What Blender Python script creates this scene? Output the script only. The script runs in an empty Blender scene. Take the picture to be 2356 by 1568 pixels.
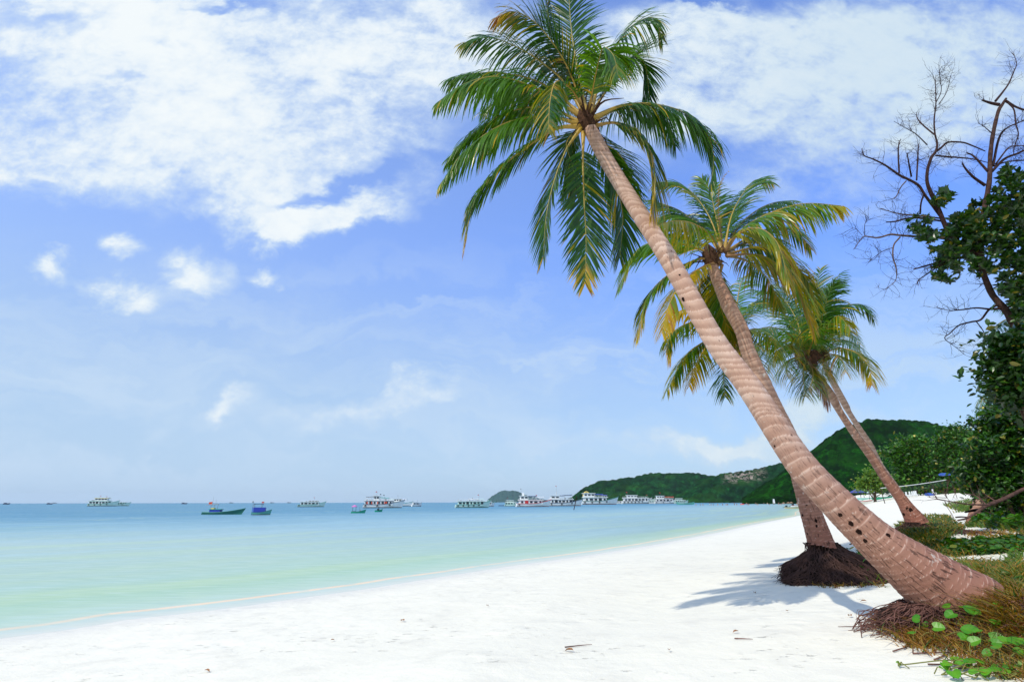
import bpy, math, random
import numpy as np
from mathutils import Vector, Matrix, noise as mnoise

scene = bpy.context.scene
C = scene.collection
R = math.radians
PI = math.pi

# ------------------------------------------------------------------ camera, exposure
W_PX, H_PX = 1024.0, 681.0
FPX = 1024 * 20.0 / 36.0
CAM_Z = 1.7
PITCH = math.atan((501.5 - 340.5) / FPX)
ROLL = R(0.12)
cam_data = bpy.data.cameras.new("camera")
cam = bpy.data.objects.new("camera", cam_data)
C.objects.link(cam)
cam_data.lens = 20.0
cam_data.sensor_width = 36.0
cam_data.clip_start = 0.05
cam_data.clip_end = 40000
cam.location = (0, 0, CAM_Z)
CAM_ROT = Matrix.Rotation(PI / 2 + PITCH, 3, 'X') @ Matrix.Rotation(-ROLL, 3, 'Z')
cam.rotation_euler = CAM_ROT.to_euler()
scene.camera = cam
vs = scene.view_settings
vs.view_transform = 'Standard'
vs.look = 'None'
vs.exposure = 0.0
vs.gamma = 1.0
vs.use_curve_mapping = False
scene.render.engine = 'CYCLES'
scene.cycles.max_bounces = 8
scene.cycles.transparent_max_bounces = 12
scene.cycles.use_denoising = True

# ------------------------------------------------------------------ light
SUN_EL = R(48)
SUN_DIR = Vector((-0.74, -0.67, 0)).normalized() * math.cos(SUN_EL) + Vector((0, 0, math.sin(SUN_EL)))   # towards the sun
sun_data = bpy.data.lights.new("sun", 'SUN')
sun_data.energy = 3.5
sun_data.angle = R(0.53)
sun_data.color = (1.0, 0.93, 0.82)
sun = bpy.data.objects.new("sun", sun_data)
C.objects.link(sun)
sun.rotation_euler = (-SUN_DIR).to_track_quat('-Z', 'Y').to_euler()


def ray(px, py):
    d = Vector(((px - W_PX / 2) / FPX, (H_PX / 2 - py) / FPX, -1.0))
    return CAM_ROT @ d


def at(px, py, Y):
    """world point seen at pixel px,py (1024 frame) on the vertical plane y = Y"""
    d = ray(px, py)
    k = Y / d.y
    return Vector((d.x * k, Y, CAM_Z + d.z * k))


def pxm(p):
    """metres per pixel at a world point"""
    d = (p[0], p[1], p[2] - CAM_Z)
    f = CAM_ROT @ Vector((0, 0, -1))
    return (d[0] * f.x + d[1] * f.y + d[2] * f.z) / FPX


# pixel spaces the photograph was measured in
K = 1024 / 2356.0
def F(x, y): return (x * K, y * K)                       # whole picture at 2356 wide
def P4(x, y): return (x / 4.0, y / 4.0)                  # full resolution
def CA(x, y): return (425 + .19133 * x, .19133 * y)      # crop of the tall palm's crown
def CB(x, y): return (600 + .15942 * x, 162.5 + .15942 * y)   # crop of the middle palms
def CD(x, y): return ((3400 + .7016 * x) / 4, (200 + .7016 * y) / 4)   # crop of the bare tree


# ------------------------------------------------------------------ node helpers
class NT:
    def __init__(self, tree):
        self.t = tree
        self.n = tree.nodes
        self.l = tree.links

    def put(self, sock, v):
        if isinstance(v, bpy.types.NodeSocket):
            self.l.new(v, sock)
        elif v is not None:
            if hasattr(sock.default_value, '__len__') and not hasattr(v, '__len__'):
                sock.default_value = [v] * len(sock.default_value)
            elif hasattr(v, '__len__') and len(v) == 3 and len(sock.default_value) == 4:
                sock.default_value = (*v, 1)
            else:
                sock.default_value = v

    def math(self, op, a, b=None, c=None, clamp=False):
        n = self.n.new('ShaderNodeMath'); n.operation = op; n.use_clamp = clamp
        for i, v in enumerate((a, b, c)):
            if v is not None: self.put(n.inputs[i], v)
        return n.outputs[0]

    def vmath(self, op, a, b=None, scale=None):
        n = self.n.new('ShaderNodeVectorMath'); n.operation = op
        self.put(n.inputs[0], a)
        if b is not None: self.put(n.inputs[1], b)
        if scale is not None: self.put(n.inputs['Scale'], scale)
        return n.outputs['Value'] if op in ('LENGTH', 'DOT_PRODUCT', 'DISTANCE') else n.outputs[0]

    def mix(self, f, a, b, mode='MIX'):
        n = self.n.new('ShaderNodeMix'); n.data_type = 'RGBA'; n.blend_type = mode
        n.clamp_factor = True
        self.put(n.inputs[0], f); self.put(n.inputs[6], a); self.put(n.inputs[7], b)
        return n.outputs[2]

    def noise(self, vec, scale, detail=4, rough=.55, dist=0.0, dims='3D'):
        n = self.n.new('ShaderNodeTexNoise'); n.noise_dimensions = dims
        if vec is not None: self.put(n.inputs['Vector'], vec)
        n.inputs['Scale'].default_value = scale; n.inputs['Detail'].default_value = detail
        n.inputs['Roughness'].default_value = rough; n.inputs['Distortion'].default_value = dist
        return n.outputs['Fac'], n.outputs['Color']

    def vor(self, vec, scale, feature='F1', rnd=1.0):
        n = self.n.new('ShaderNodeTexVoronoi'); n.feature = feature
        if vec is not None: self.put(n.inputs['Vector'], vec)
        n.inputs['Scale'].default_value = scale; n.inputs['Randomness'].default_value = rnd
        return n.outputs

    def ramp(self, f, stops, interp='LINEAR'):
        n = self.n.new('ShaderNodeValToRGB'); r = n.color_ramp; r.interpolation = interp
        while len(r.elements) < len(stops): r.elements.new(0.5)
        for e, (p, c) in zip(r.elements, stops):
            e.position = p; e.color = (*c, 1) if hasattr(c, '__len__') else (c, c, c, 1)
        self.put(n.inputs[0], f)
        return n.outputs[0]

    def rng(self, v, a, b, c=0.0, d=1.0, smooth=False):
        n = self.n.new('ShaderNodeMapRange'); n.clamp = True
        if smooth: n.interpolation_type = 'SMOOTHSTEP'
        self.put(n.inputs[0], v)
        for i, x in enumerate((a, b, c, d)): self.put(n.inputs[i + 1], x)
        return n.outputs[0]

    def mapping(self, vec, scale=(1, 1, 1), rot=(0, 0, 0), loc=(0, 0, 0)):
        n = self.n.new('ShaderNodeMapping')
        self.put(n.inputs[0], vec)
        n.inputs['Location'].default_value = loc; n.inputs['Rotation'].default_value = rot; n.inputs['Scale'].default_value = scale
        return n.outputs[0]

    def attr(self, name):
        n = self.n.new('ShaderNodeAttribute'); n.attribute_name = name
        return n.outputs

    def objco(self):
        return self.n.new('ShaderNodeTexCoord').outputs['Object']

    def pos(self):
        return self.n.new('ShaderNodeNewGeometry').outputs['Position']

    def comb(self, x, y, z):
        n = self.n.new('ShaderNodeCombineXYZ')
        for i, v in enumerate((x, y, z)): self.put(n.inputs[i], v)
        return n.outputs[0]

    def sep(self, v):
        n = self.n.new('ShaderNodeSeparateXYZ'); self.put(n.inputs[0], v); return n.outputs

    def bump(self, h, strength=.5, dist=.02, normal=None):
        n = self.n.new('ShaderNodeBump'); self.put(n.inputs['Height'], h)
        n.inputs['Strength'].default_value = strength; n.inputs['Distance'].default_value = dist
        if normal is not None: self.put(n.inputs['Normal'], normal)
        return n.outputs[0]


def new_mat(name):
    m = bpy.data.materials.new(name); m.use_nodes = True
    m.node_tree.nodes.clear()
    t = NT(m.node_tree)
    out = t.n.new('ShaderNodeOutputMaterial')
    return m, t, out


def bsdf(t, color, rough=.6, spec=.5, normal=None, metal=0.0):
    b = t.n.new('ShaderNodeBsdfPrincipled')
    t.put(b.inputs['Base Color'], color)
    t.put(b.inputs['Roughness'], rough)
    b.inputs['Specular IOR Level'].default_value = spec
    b.inputs['Metallic'].default_value = metal
    if normal is not None: t.put(b.inputs['Normal'], normal)
    return b


def srgb(r, g, b):
    f = lambda c: c / 12.92 if c <= .04045 else ((c + .055) / 1.055) ** 2.4
    return (f(r / 255), f(g / 255), f(b / 255))


# ------------------------------------------------------------------ sky
world = bpy.data.worlds.new("World")
scene.world = world
world.use_nodes = True
world.cycles.sampling_method = 'MANUAL'
world.cycles.sample_map_resolution = 512


def build_sky():
    t = NT(world.node_tree); t.n.clear()
    out = t.n.new('ShaderNodeOutputWorld'); bg = t.n.new('ShaderNodeBackground')
    sky = t.n.new('ShaderNodeTexSky'); sky.sky_type = 'NISHITA'; sky.sun_disc = False
    sky.sun_elevation = SUN_EL
    sky.sun_rotation = math.atan2(SUN_DIR.x, SUN_DIR.y)
    sky.air_density = 1.0; sky.dust_density = 1.0; sky.ozone_density = 1.6
    base = sky.outputs[0]
    d = t.vmath('NORMALIZE', t.n.new('ShaderNodeTexCoord').outputs['Generated'])
    x, y, z = t.sep(d)
    el = t.math('MAXIMUM', z, 0.0)
    # whiter, brighter air low over the sea, deeper blue to the right (away from the sun)
    tint = t.mix(t.rng(el, .14, .46, 0, 1, smooth=True), SKY_TINT_LOW, SKY_TINT)
    blue = t.mix(1.0, base, tint, 'MULTIPLY')
    pale = t.rng(el, .0, .5, 1.0, .0, smooth=True)
    pale = t.math('POWER', pale, 1.25)
    lft = t.rng(x, -.75, .7, 1.0, .0, smooth=True)
    pale = t.math('MULTIPLY', pale, t.math('ADD', .60, t.math('MULTIPLY', lft, .36)))
    blue = t.mix(pale, blue, HORIZON)
    wash = t.math('ADD', .13, t.math('MULTIPLY', lft, .38))
    blue = t.mix(wash, blue, WASH)
    # clouds: a drift of patches in the northern half of the sky, on the tangent plane of that half
    yy = t.math('MAXIMUM', y, .06)
    u = t.math('DIVIDE', x, yy); v = t.math('DIVIDE', z, yy)
    uv = t.comb(u, v, 0.0)
    uvr = t.mapping(uv, rot=(0, 0, R(24)), scale=(1, 1.35, 1))
    n1, n1c = t.noise(uvr, 1.9, 8, .58, .25)
    n2, n2c = t.noise(uvr, 6.5, 7, .62, .3)
    w1 = t.vmath('SCALE', t.vmath('SUBTRACT', n1c, (.5, .5, .5)), scale=.32)
    w2 = t.vmath('SCALE', t.vmath('SUBTRACT', n2c, (.5, .5, .5)), scale=.16)
    uvd = t.vmath('ADD', t.vmath('ADD', uv, w1), w2)
    tot = None
    for (fx, fy, rx, ry, ang, amp) in CLOUDS:
        c = ray(*F(fx, fy)); cu, cv = c.x / c.y, c.z / c.y
        k = 1.0 / (FPX * c.y)          # tangent-plane size of a pixel there (roughly)
        q = t.vmath('SUBTRACT', uvd, (cu, cv, 0))
        mp = t.n.new('ShaderNodeMapping'); mp.vector_type = 'TEXTURE'
        mp.inputs['Rotation'].default_value = (0, 0, R(ang))
        mp.inputs['Scale'].default_value = (rx * K * k * 1.22, ry * K * k * 1.22, 1)
        t.put(mp.inputs[0], q)
        r = t.vmath('LENGTH', mp.outputs[0])
        b = t.rng(r, .0, 1.0, amp, 0.0, smooth=True)
        tot = b if tot is None else t.math('ADD', tot, b)
        if amp < 0: tot = t.math('MAXIMUM', tot, 0.0)
    back = t.rng(y, .12, -.05, .0, .75)
    tot = t.math('ADD', tot, back)
    tex = t.math('ADD', t.math('MULTIPLY', t.math('SUBTRACT', n1, .5), 1.5), t.math('MULTIPLY', t.math('SUBTRACT', n2, .5), .9))
    n3, _ = t.noise(uvr, 20, 5, .65, .2)
    tex = t.math('ADD', tex, t.math('MULTIPLY', t.math('SUBTRACT', n3, .5), .75))
    tot = t.math('MINIMUM', tot, 1.12)
    dens = t.math('MULTIPLY', tot, t.math('ADD', .98, t.math('MULTIPLY', tex, 1.38)))
    dens = t.math('ADD', dens, t.math('MULTIPLY', tex, .10))
    cov = t.rng(dens, .03, 1.20, 0.0, 1.0, smooth=True)
    cov = t.math('MULTIPLY', cov, t.rng(z, .0, .05))
    # thin veils lying low over the sea
    vn, _ = t.noise(t.mapping(uvd, scale=(1.1, 7.0, 1), rot=(0, 0, R(-4))), 1.6, 5, .55, .2)
    veil = t.math('MULTIPLY', t.rng(vn, .40, .66, 0, .62, smooth=True), t.math('MULTIPLY', t.rng(v, .0, .06), t.rng(v, .52, .22)))
    cov = t.math('MAXIMUM', cov, veil)
    thick = t.rng(dens, .5, 1.6, 0.0, 1.0, smooth=True)
    cc = t.mix(thick, CLOUD_THIN, CLOUD_WHITE)
    cc = t.mix(t.math('MULTIPLY', t.rng(x, .05, .55, .0, 1.0, smooth=True), .75), cc, CLOUD_RIGHT)
    col = t.mix(t.math('MULTIPLY', cov, .96), blue, cc)
    t.put(bg.inputs[0], col)
    bg.inputs[1].default_value = SKY_STRENGTH
    t.l.new(bg.outputs[0], out.inputs[0])


SKY_STRENGTH = 0.12
s_ = 1.0 / SKY_STRENGTH
def rad(r, g, b, k=1.0): return tuple(c * s_ * k for c in srgb(r, g, b))
SKY_TINT = (.82, 1.32, 2.5)
SKY_TINT_LOW = (.84, 1.06, 1.55)
HORIZON = rad(190, 220, 241)
WASH = rad(182, 209, 243)
CLOUD_THIN = rad(205, 226, 248)
CLOUD_WHITE = rad(247, 253, 254)
CLOUD_RIGHT = rad(203, 225, 240)
# x, y, rx, ry (2356-wide picture), tilt, strength
CLOUDS = [
    (120, 150, 420, 260, -10, 1.0), (430, 190, 330, 150, -25, .75), (650, 110, 420, 210, -12, 1.15),
    (560, 250, 300, 170, 20, .95), (250, 330, 360, 170, -10, .95), (230, 420, 230, 90, -12, .55), (520, 330, 260, 150, 0, .7),
    (640, 400, 260, 150, -15, .85), (830, 300, 260, 150, 25, .7), (920, 170, 260, 150, 0, .65), (1050, 60, 330, 160, 0, .9),
    (880, 60, 300, 160, 0, .55), (860, 350, 200, 100, 0, .5), (600, 470, 130, 70, -15, .5),
    (780, 505, 195, 70, 5, 1.0), (690, 515, 130, 52, 0, .55), (870, 510, 90, 60, 0, .5), (935, 435, 95, 50, -10, .7),
    (485, 610, 120, 95, -25, 1.1), (325, 672, 108, 66, 0, 1.15), (305, 568, 72, 48, 0, 1.0), (145, 645, 88, 46, -15, .9), (640, 605, 64, 38, -15, .9),
    (260, -10, 560, 120, 0, .8), (20, 260, 240, 220, 0, .55), (1080, 170, 220, 160, 0, .45), (960, 330, 140, 90, 20, .35), (60, 330, 160, 100, 0, .5),
    (1480, 190, 380, 240, 10, 1.0), (1750, 110, 480, 200, 5, 1.1), (2060, 150, 480, 240, 0, 1.1), (2340, 120, 320, 260, 0, .8),
    (1780, 285, 300, 100, -8, .7), (2080, 275, 300, 90, 0, .7), (1930, 420, 260, 100, -15, .6), (1700, 450, 220, 100, 0, .5), (1950, 340, 220, 80, 0, .5), (2200, 330, 200, 90, 0, .4),
    (610, 900, 120, 55, 34, .22), (520, 945, 120, 40, 22, .5), (350, 975, 150, 40, 32, .5), (560, 960, 280, 60, 10, .3), (1120, 890, 430, 60, 6, .5), (820, 950, 400, 60, 8, .5),
    (200, 880, 460, 80, -3, .5), (1250, 1010, 460, 60, 0, .5), (1610, 1010, 280, 72, 5, 1.0), (1700, 990, 130, 50, 10, .5), (1850, 960, 170, 75, 15, .95), (2030, 970, 220, 40, 0, .5),
    (2120, 800, 160, 16, 5, .35),
    # gaps
    (430, 140, 95, 50, -30, -.75), (300, 195, 120, 34, -12, -.55), (850, 130, 95, 60, -10, -.7), (405, 325, 75, 60, 30, -.5), (550, 290, 60, 50, 0, -.3), (70, 35, 120, 40, -25, -.45),
    (800, 438, 170, 30, 6, -.6), (950, 380, 60, 50, 0, -.3), (330, 300, 60, 40, 0, -.35), (640, 300, 50, 40, 0, -.25),
    (530, 8, 90, 22, 0, -.8), (770, 240, 90, 40, 20, -.4), (1620, 5, 90, 28, 0, -.9), (930, 215, 70, 40, 0, -.4), (1740, 250, 120, 36, -10, -.5), (180, 60, 90, 40, -20, -.3), (700, 380, 60, 60, 20, -.3),
]
build_sky()
# ------------------------------------------------------------------ object helpers
def link_mesh(name, verts, faces, mat=None, parent=None, smooth=False, attrs=None, uvs=None):
    me = bpy.data.meshes.new(name)
    me.from_pydata([tuple(v) for v in verts] if not isinstance(verts, np.ndarray) else verts.tolist(), [],
                   faces.tolist() if isinstance(faces, np.ndarray) else faces)
    if attrs:
        for an, av in attrs.items():
            a = me.attributes.new(an, 'FLOAT', 'POINT')
            a.data.foreach_set('value', np.asarray(av, dtype=np.float32))
    if uvs is not None:                       # per-vertex uv
        uvl = me.uv_layers.new(name='uv')
        li = np.zeros(len(me.loops), dtype=np.int32); me.loops.foreach_get('vertex_index', li)
        uvl.data.foreach_set('uv', np.asarray(uvs, dtype=np.float32)[li].ravel())
    if smooth:
        me.polygons.foreach_set('use_smooth', [True] * len(me.polygons))
    me.update()
    o = bpy.data.objects.new(name, me)
    C.objects.link(o)
    if mat is not None:
        for m in (mat if isinstance(mat, (list, tuple)) else [mat]): me.materials.append(m)
    if parent is not None:
        o.parent = parent
        o.matrix_parent_inverse = Matrix.Identity(4)
        if parent.type == 'EMPTY' or True:
            # vertices are given in the parent's local frame unless they were built in world space
            pass
    return o


def thing(name, label, cat, loc=(0, 0, 0), rotz=0.0, group=None):
    o = bpy.data.objects.new(name, None)
    o.empty_display_size = .2
    C.objects.link(o)
    o.location = loc; o.rotation_euler = (0, 0, rotz)
    o['label'] = label; o['category'] = cat
    if group: o['group'] = group
    return o


def tag(o, label, cat, group=None, kind=None):
    if label: o['label'] = label
    if cat: o['category'] = cat
    if group: o['group'] = group
    if kind: o['kind'] = kind
    return o


class MB:
    """collects shapes and links them as one mesh object"""
    def __init__(self):
        self.v = []; self.f = []; self.a = {}

    def add(self, verts, faces, **attrs):
        b = len(self.v)
        self.v.extend([tuple(p) for p in verts])
        self.f.extend([[i + b for i in f] for f in faces])
        n = len(verts)
        for k in set(self.a) | set(attrs):
            arr = self.a.setdefault(k, [])
            if len(arr) < b: arr.extend([0.0] * (b - len(arr)))
            val = attrs.get(k, 0.0)
            arr.extend(list(val) if hasattr(val, '__len__') else [val] * n)
        return self

    def box(self, c, s, rot=None, taper=1.0):
        hx, hy, hz = s[0] / 2, s[1] / 2, s[2] / 2
        vs_ = []
        for z in (-hz, hz):
            k = 1.0 if z < 0 else taper
            for (x, y) in ((-hx * k, -hy * k), (hx * k, -hy * k), (hx * k, hy * k), (-hx * k, hy * k)):
                p = Vector((x, y, z))
                if rot is not None: p = rot @ p
                vs_.append(p + Vector(c))
        return self.add(vs_, [(3, 2, 1, 0), (4, 5, 6, 7), (0, 1, 5, 4), (1, 2, 6, 5), (2, 3, 7, 6), (3, 0, 4, 7)])

    def tube(self, pts, rad_, n=6, cap=True):
        v, f = tube_geo(pts, rad_, n, cap)
        return self.add(v, f)

    def torus(self, c, axis, R0, r0, n=14, m=6):
        ax = Vector(axis).normalized(); a = ax.orthogonal().normalized(); b = ax.cross(a)
        vs_, fs = [], []
        for i in range(n):
            th = 2 * PI * i / n; d = a * math.cos(th) + b * math.sin(th)
            for j in range(m):
                ph = 2 * PI * j / m
                vs_.append(Vector(c) + d * (R0 + r0 * math.cos(ph)) + ax * r0 * math.sin(ph))
        for i in range(n):
            for j in range(m):
                fs.append((i * m + j, ((i + 1) % n) * m + j, ((i + 1) % n) * m + (j + 1) % m, i * m + (j + 1) % m))
        return self.add(vs_, fs)

    def build(self, name, mat, parent=None, smooth=False):
        return link_mesh(name, self.v, self.f, mat, parent, smooth, attrs=self.a if self.a else None)


def catmull(pts, n):
    """n points along a Catmull-Rom curve through pts (any dimension), spaced by arc length"""
    P = np.array([list(p) for p in pts], dtype=float)
    if len(P) == 2:
        return P[0] + (P[1] - P[0]) * np.linspace(0, 1, n)[:, None]
    Q = np.vstack([2 * P[0] - P[1], P, 2 * P[-1] - P[-2]])
    out = []
    for i in range(len(P) - 1):
        p0, p1, p2, p3 = Q[i:i + 4]
        for s in np.linspace(0, 1, 24, endpoint=False):
            out.append(.5 * ((2 * p1) + (-p0 + p2) * s + (2 * p0 - 5 * p1 + 4 * p2 - p3) * s * s + (-p0 + 3 * p1 - 3 * p2 + p3) * s ** 3))
    out.append(P[-1]); out = np.array(out)
    dl = np.r_[0, np.cumsum(np.linalg.norm(np.diff(out[:, :3], axis=0), axis=1))]
    ts = np.linspace(0, dl[-1], n)
    return np.stack([np.interp(ts, dl, out[:, k]) for k in range(P.shape[1])], 1)


def frames(P):
    """tangents and a twist-free pair of normals along points P"""
    T = np.gradient(P, axis=0); T /= np.linalg.norm(T, axis=1)[:, None] + 1e-12
    a = np.cross(T[0], [0, 0, 1.0])
    if np.linalg.norm(a) < .05: a = np.cross(T[0], [0, 1.0, 0])
    a /= np.linalg.norm(a)
    A = []
    for t in T:
        a = a - t * np.dot(a, t); a /= np.linalg.norm(a) + 1e-12
        A.append(a)
    A = np.array(A)
    return T, A, np.cross(T, A)


def tube_geo(pts, rad_, n=6, cap=True):
    P = np.array([list(p) for p in pts], dtype=float)
    r = np.broadcast_to(np.asarray(rad_, dtype=float), (len(P),))
    T, A, B = frames(P)
    th = np.arange(n) * 2 * PI / n
    V = P[:, None, :] + r[:, None, None] * (np.cos(th)[None, :, None] * A[:, None, :] + np.sin(th)[None, :, None] * B[:, None, :])
    V = V.reshape(-1, 3)
    f = []
    for i in range(len(P) - 1):
        for j in range(n):
            k = (j + 1) % n
            f.append((i * n + j, i * n + k, (i + 1) * n + k, (i + 1) * n + j))
    if cap:
        f.append(tuple(range(n))[::-1]); f.append(tuple((len(P) - 1) * n + j for j in range(n)))
    return V, f


# ------------------------------------------------------------------ lie of the land
def sea_hit(px, py):
    d = ray(px, py)
    k = -CAM_Z / d.z
    return (d.x * k, d.y * k)


_sh = [sea_hit(*F(x, y)) for (x, y) in
       ((2, 1467), (140, 1450), (300, 1423), (500, 1401), (700, 1373), (850, 1352), (1000, 1328), (1180, 1300), (1340, 1278), (1500, 1253), (1640, 1226), (1740, 1204))]
_d0 = np.array(_sh[0]) - np.array(_sh[2]); _d0 /= np.linalg.norm(_d0)
_back = np.array(_sh[0]) + _d0 * 60
SHORE = [tuple(np.array(_sh[0]) + np.array((-.5, -.87)) * 900), tuple(_back)] + _sh + \
        [(38, 78), (47.5, 98), (61.5, 125), (85, 170), (126, 250), (184, 360), (270, 520), (342, 650), (385, 780), (380, 880), (345, 960), (300, 1020), (240, 1090), (170, 1180), (150, 1300), (230, 1500), (9000, 1700)]
POLY = SHORE + [(9000, -2500), (-600, -2500)]


def shore_dist(X, Y):
    """signed distance to the water's edge, positive on land"""
    X = np.asarray(X, float); Y = np.asarray(Y, float)
    best = np.full(X.shape, 1e18)
    S = np.array(SHORE)
    for a, b in zip(S[:-1], S[1:]):
        ab = b - a; L2 = ab @ ab
        t = np.clip(((X - a[0]) * ab[0] + (Y - a[1]) * ab[1]) / L2, 0, 1)
        best = np.minimum(best, (X - a[0] - t * ab[0]) ** 2 + (Y - a[1] - t * ab[1]) ** 2)
    inside = np.zeros(X.shape, bool)
    Q = np.array(POLY)
    for a, b in zip(Q, np.roll(Q, -1, axis=0)):
        c = ((a[1] > Y) != (b[1] > Y)) & (X < (b[0] - a[0]) * (Y - a[1]) / (b[1] - a[1] + 1e-12) + a[0])
        inside ^= c
    d = np.sqrt(best)
    return np.where(inside, d, -d)


MOUNDS = []      # (x, y, radius, height)


def height(X, Y):
    X = np.asarray(X, float); Y = np.asarray(Y, float)
    s = shore_dist(X, Y)
    z = np.where(s < 0, np.maximum(-3.0, s * .06),
                 np.interp(s, [0, 2, 9, 10.5, 12, 14, 18, 25, 40, 80, 200, 600], [0, .09, .50, .68, .98, 1.28, 1.75, 2.35, 3.1, 3.9, 5, 7]))
    z = z + np.clip((Y - 45) * .012, 0, 2.5) * np.clip(s / 18, 0, 1)
    und = .03 * np.sin(X * .9 + Y * .35 + .6 * np.sin(Y * .5)) + .022 * np.sin(-X * .6 + Y * 1.3 + 1.3) + .018 * np.sin(X * 2.1 - Y * .7 + np.sin(X))
    z = z + und * np.clip((s - 1.5) / 5, 0, 1)
    for (mx, my, mr, mh) in MOUNDS:
        z = z + mh * np.exp(-((X - mx) ** 2 + (Y - my) ** 2) / (mr * mr))
    return z


def gz(x, y):
    return float(height(np.array([x]), np.array([y]))[0])


def hit(px, py, ymax=900.0):
    """where the line of sight through a pixel first meets the ground or the sea"""
    d = ray(px, py)
    Ys = np.geomspace(1.5, ymax, 900)
    k = Ys / d.y
    zr = CAM_Z + d.z * k
    zt = np.maximum(height(d.x * k, Ys), 0.0)
    below = np.where(zr <= zt)[0]
    if len(below) == 0: return None
    i = max(below[0], 1)
    a, b = zr[i - 1] - zt[i - 1], zr[i] - zt[i]
    f = a / (a - b + 1e-9)
    Yh = Ys[i - 1] + f * (Ys[i] - Ys[i - 1]); kk = Yh / d.y
    x = d.x * kk
    return Vector((x, Yh, max(gz(x, Yh), 0)))


MOUNDS += [(4.55, 5.05, .85, .30), (10.5, 15.4, 1.7, .42), (12.4, 17.8, 1.6, .22)]


def polar_grid(r0, r1, nr, front=50, nf=420, nb=80):
    ang = np.r_[np.linspace(R(-front), R(front), nf), np.linspace(R(front), R(360 - front), nb + 2)[1:-1]]
    rr = np.geomspace(r0, r1, nr)
    X = rr[:, None] * np.sin(ang)[None, :]; Y = rr[:, None] * np.cos(ang)[None, :]
    na = len(ang)
    i = np.arange(nr - 1)[:, None] * na; j = np.arange(na)[None, :]; k = (np.arange(na) + 1) % na
    f = np.stack([i + j, i + k[None, :], i + na + k[None, :], i + na + j], -1).reshape(-1, 4)
    return X.ravel(), Y.ravel(), f[:, ::-1], na


# sand: one sheet, sea bed to the hills' feet and beyond
def sand_material():
    m, t, out = new_mat("white_sand")
    p = t.pos()
    wet = t.attr('shore')['Fac']
    big, _ = t.noise(p, .35, 4, .55)
    mid, _ = t.noise(p, 2.2, 5, .6)
    fine, _ = t.noise(p, 60, 3, .7)
    col = t.mix(big, (.765, .735, .60), (.82, .79, .655))
    col = t.mix(t.rng(mid, .52, .72, 0, .55), col, (.655, .63, .53))
    grain = t.vor(p, 190)
    col = t.mix(t.math('MULTIPLY', t.rng(grain['Color'], .8, 1.0), .12), col, (.5, .46, .42))
    # scattered darker specks: bits of coral and leaf
    sp = t.vor(t.mapping(p, scale=(1, 1, .2)), 7.5)
    speck = t.math('MULTIPLY', t.rng(sp['Distance'], .075, .045), t.rng(t.sep(sp['Color'])[0], .86, .9))
    col = t.mix(t.math('MULTIPLY', speck, .45), col, (.36, .27, .2))
    mk, _ = t.noise(t.mapping(p, scale=(1, 2.2, 1), rot=(0, 0, R(20))), 5.5, 4, .7)
    mkp, _ = t.noise(p, .9, 2, .5)
    mark = t.math('MULTIPLY', t.rng(mk, .62, .70), t.rng(mkp, .50, .60))
    col = t.mix(t.math('MULTIPLY', mark, .22), col, (.46, .43, .37))
    damp = t.rng(wet, 1.5, -.1, 0, 1, smooth=True)
    damp = t.math('MULTIPLY', damp, t.rng(t.math('ADD', wet, t.math('MULTIPLY', mid, 1.0)), 1.9, .9))
    col = t.mix(t.math('MULTIPLY', damp, .6), col, (.66, .64, .56))
    # trodden sand: shallow pits in patches
    pit = t.vor(t.mapping(p, scale=(1, 1, .15)), 2.6, 'SMOOTH_F1')
    foot = t.math('MULTIPLY', t.rng(pit['Distance'], .0, .3), t.rng(big, .45, .62))
    h = t.math('ADD', t.math('MULTIPLY', mid, .6), t.math('MULTIPLY', foot, .35))
    h = t.math('SUBTRACT', t.math('ADD', h, t.math('MULTIPLY', fine, .05)), t.math('MULTIPLY', mark, .5))
    nrm = t.bump(h, .75, .07)
    b = bsdf(t, col, t.mix(damp, (.95, .95, .95), (.6, .6, .6)), .2, nrm)
    t.l.new(b.outputs[0], out.inputs[0])
    return m


def build_sand():
    X, Y, f, na = polar_grid(.4, 9000, 300, 50, 560, 90)
    s = shore_dist(X, Y)
    Z = height(X, Y)
    c = np.array([[0, 0, gz(0, 0)]])
    V = np.vstack([np.stack([X, Y, Z], 1), c])
    fl = f.tolist() + [[len(X), (j + 1) % na, j] for j in range(na)]
    o = link_mesh('sand_beach', V, fl, sand_material(), smooth=True, attrs={'shore': np.r_[s, 5.0]})
    tag(o, 'white sand beach sloping down to the sea', None, kind='structure')


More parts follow.
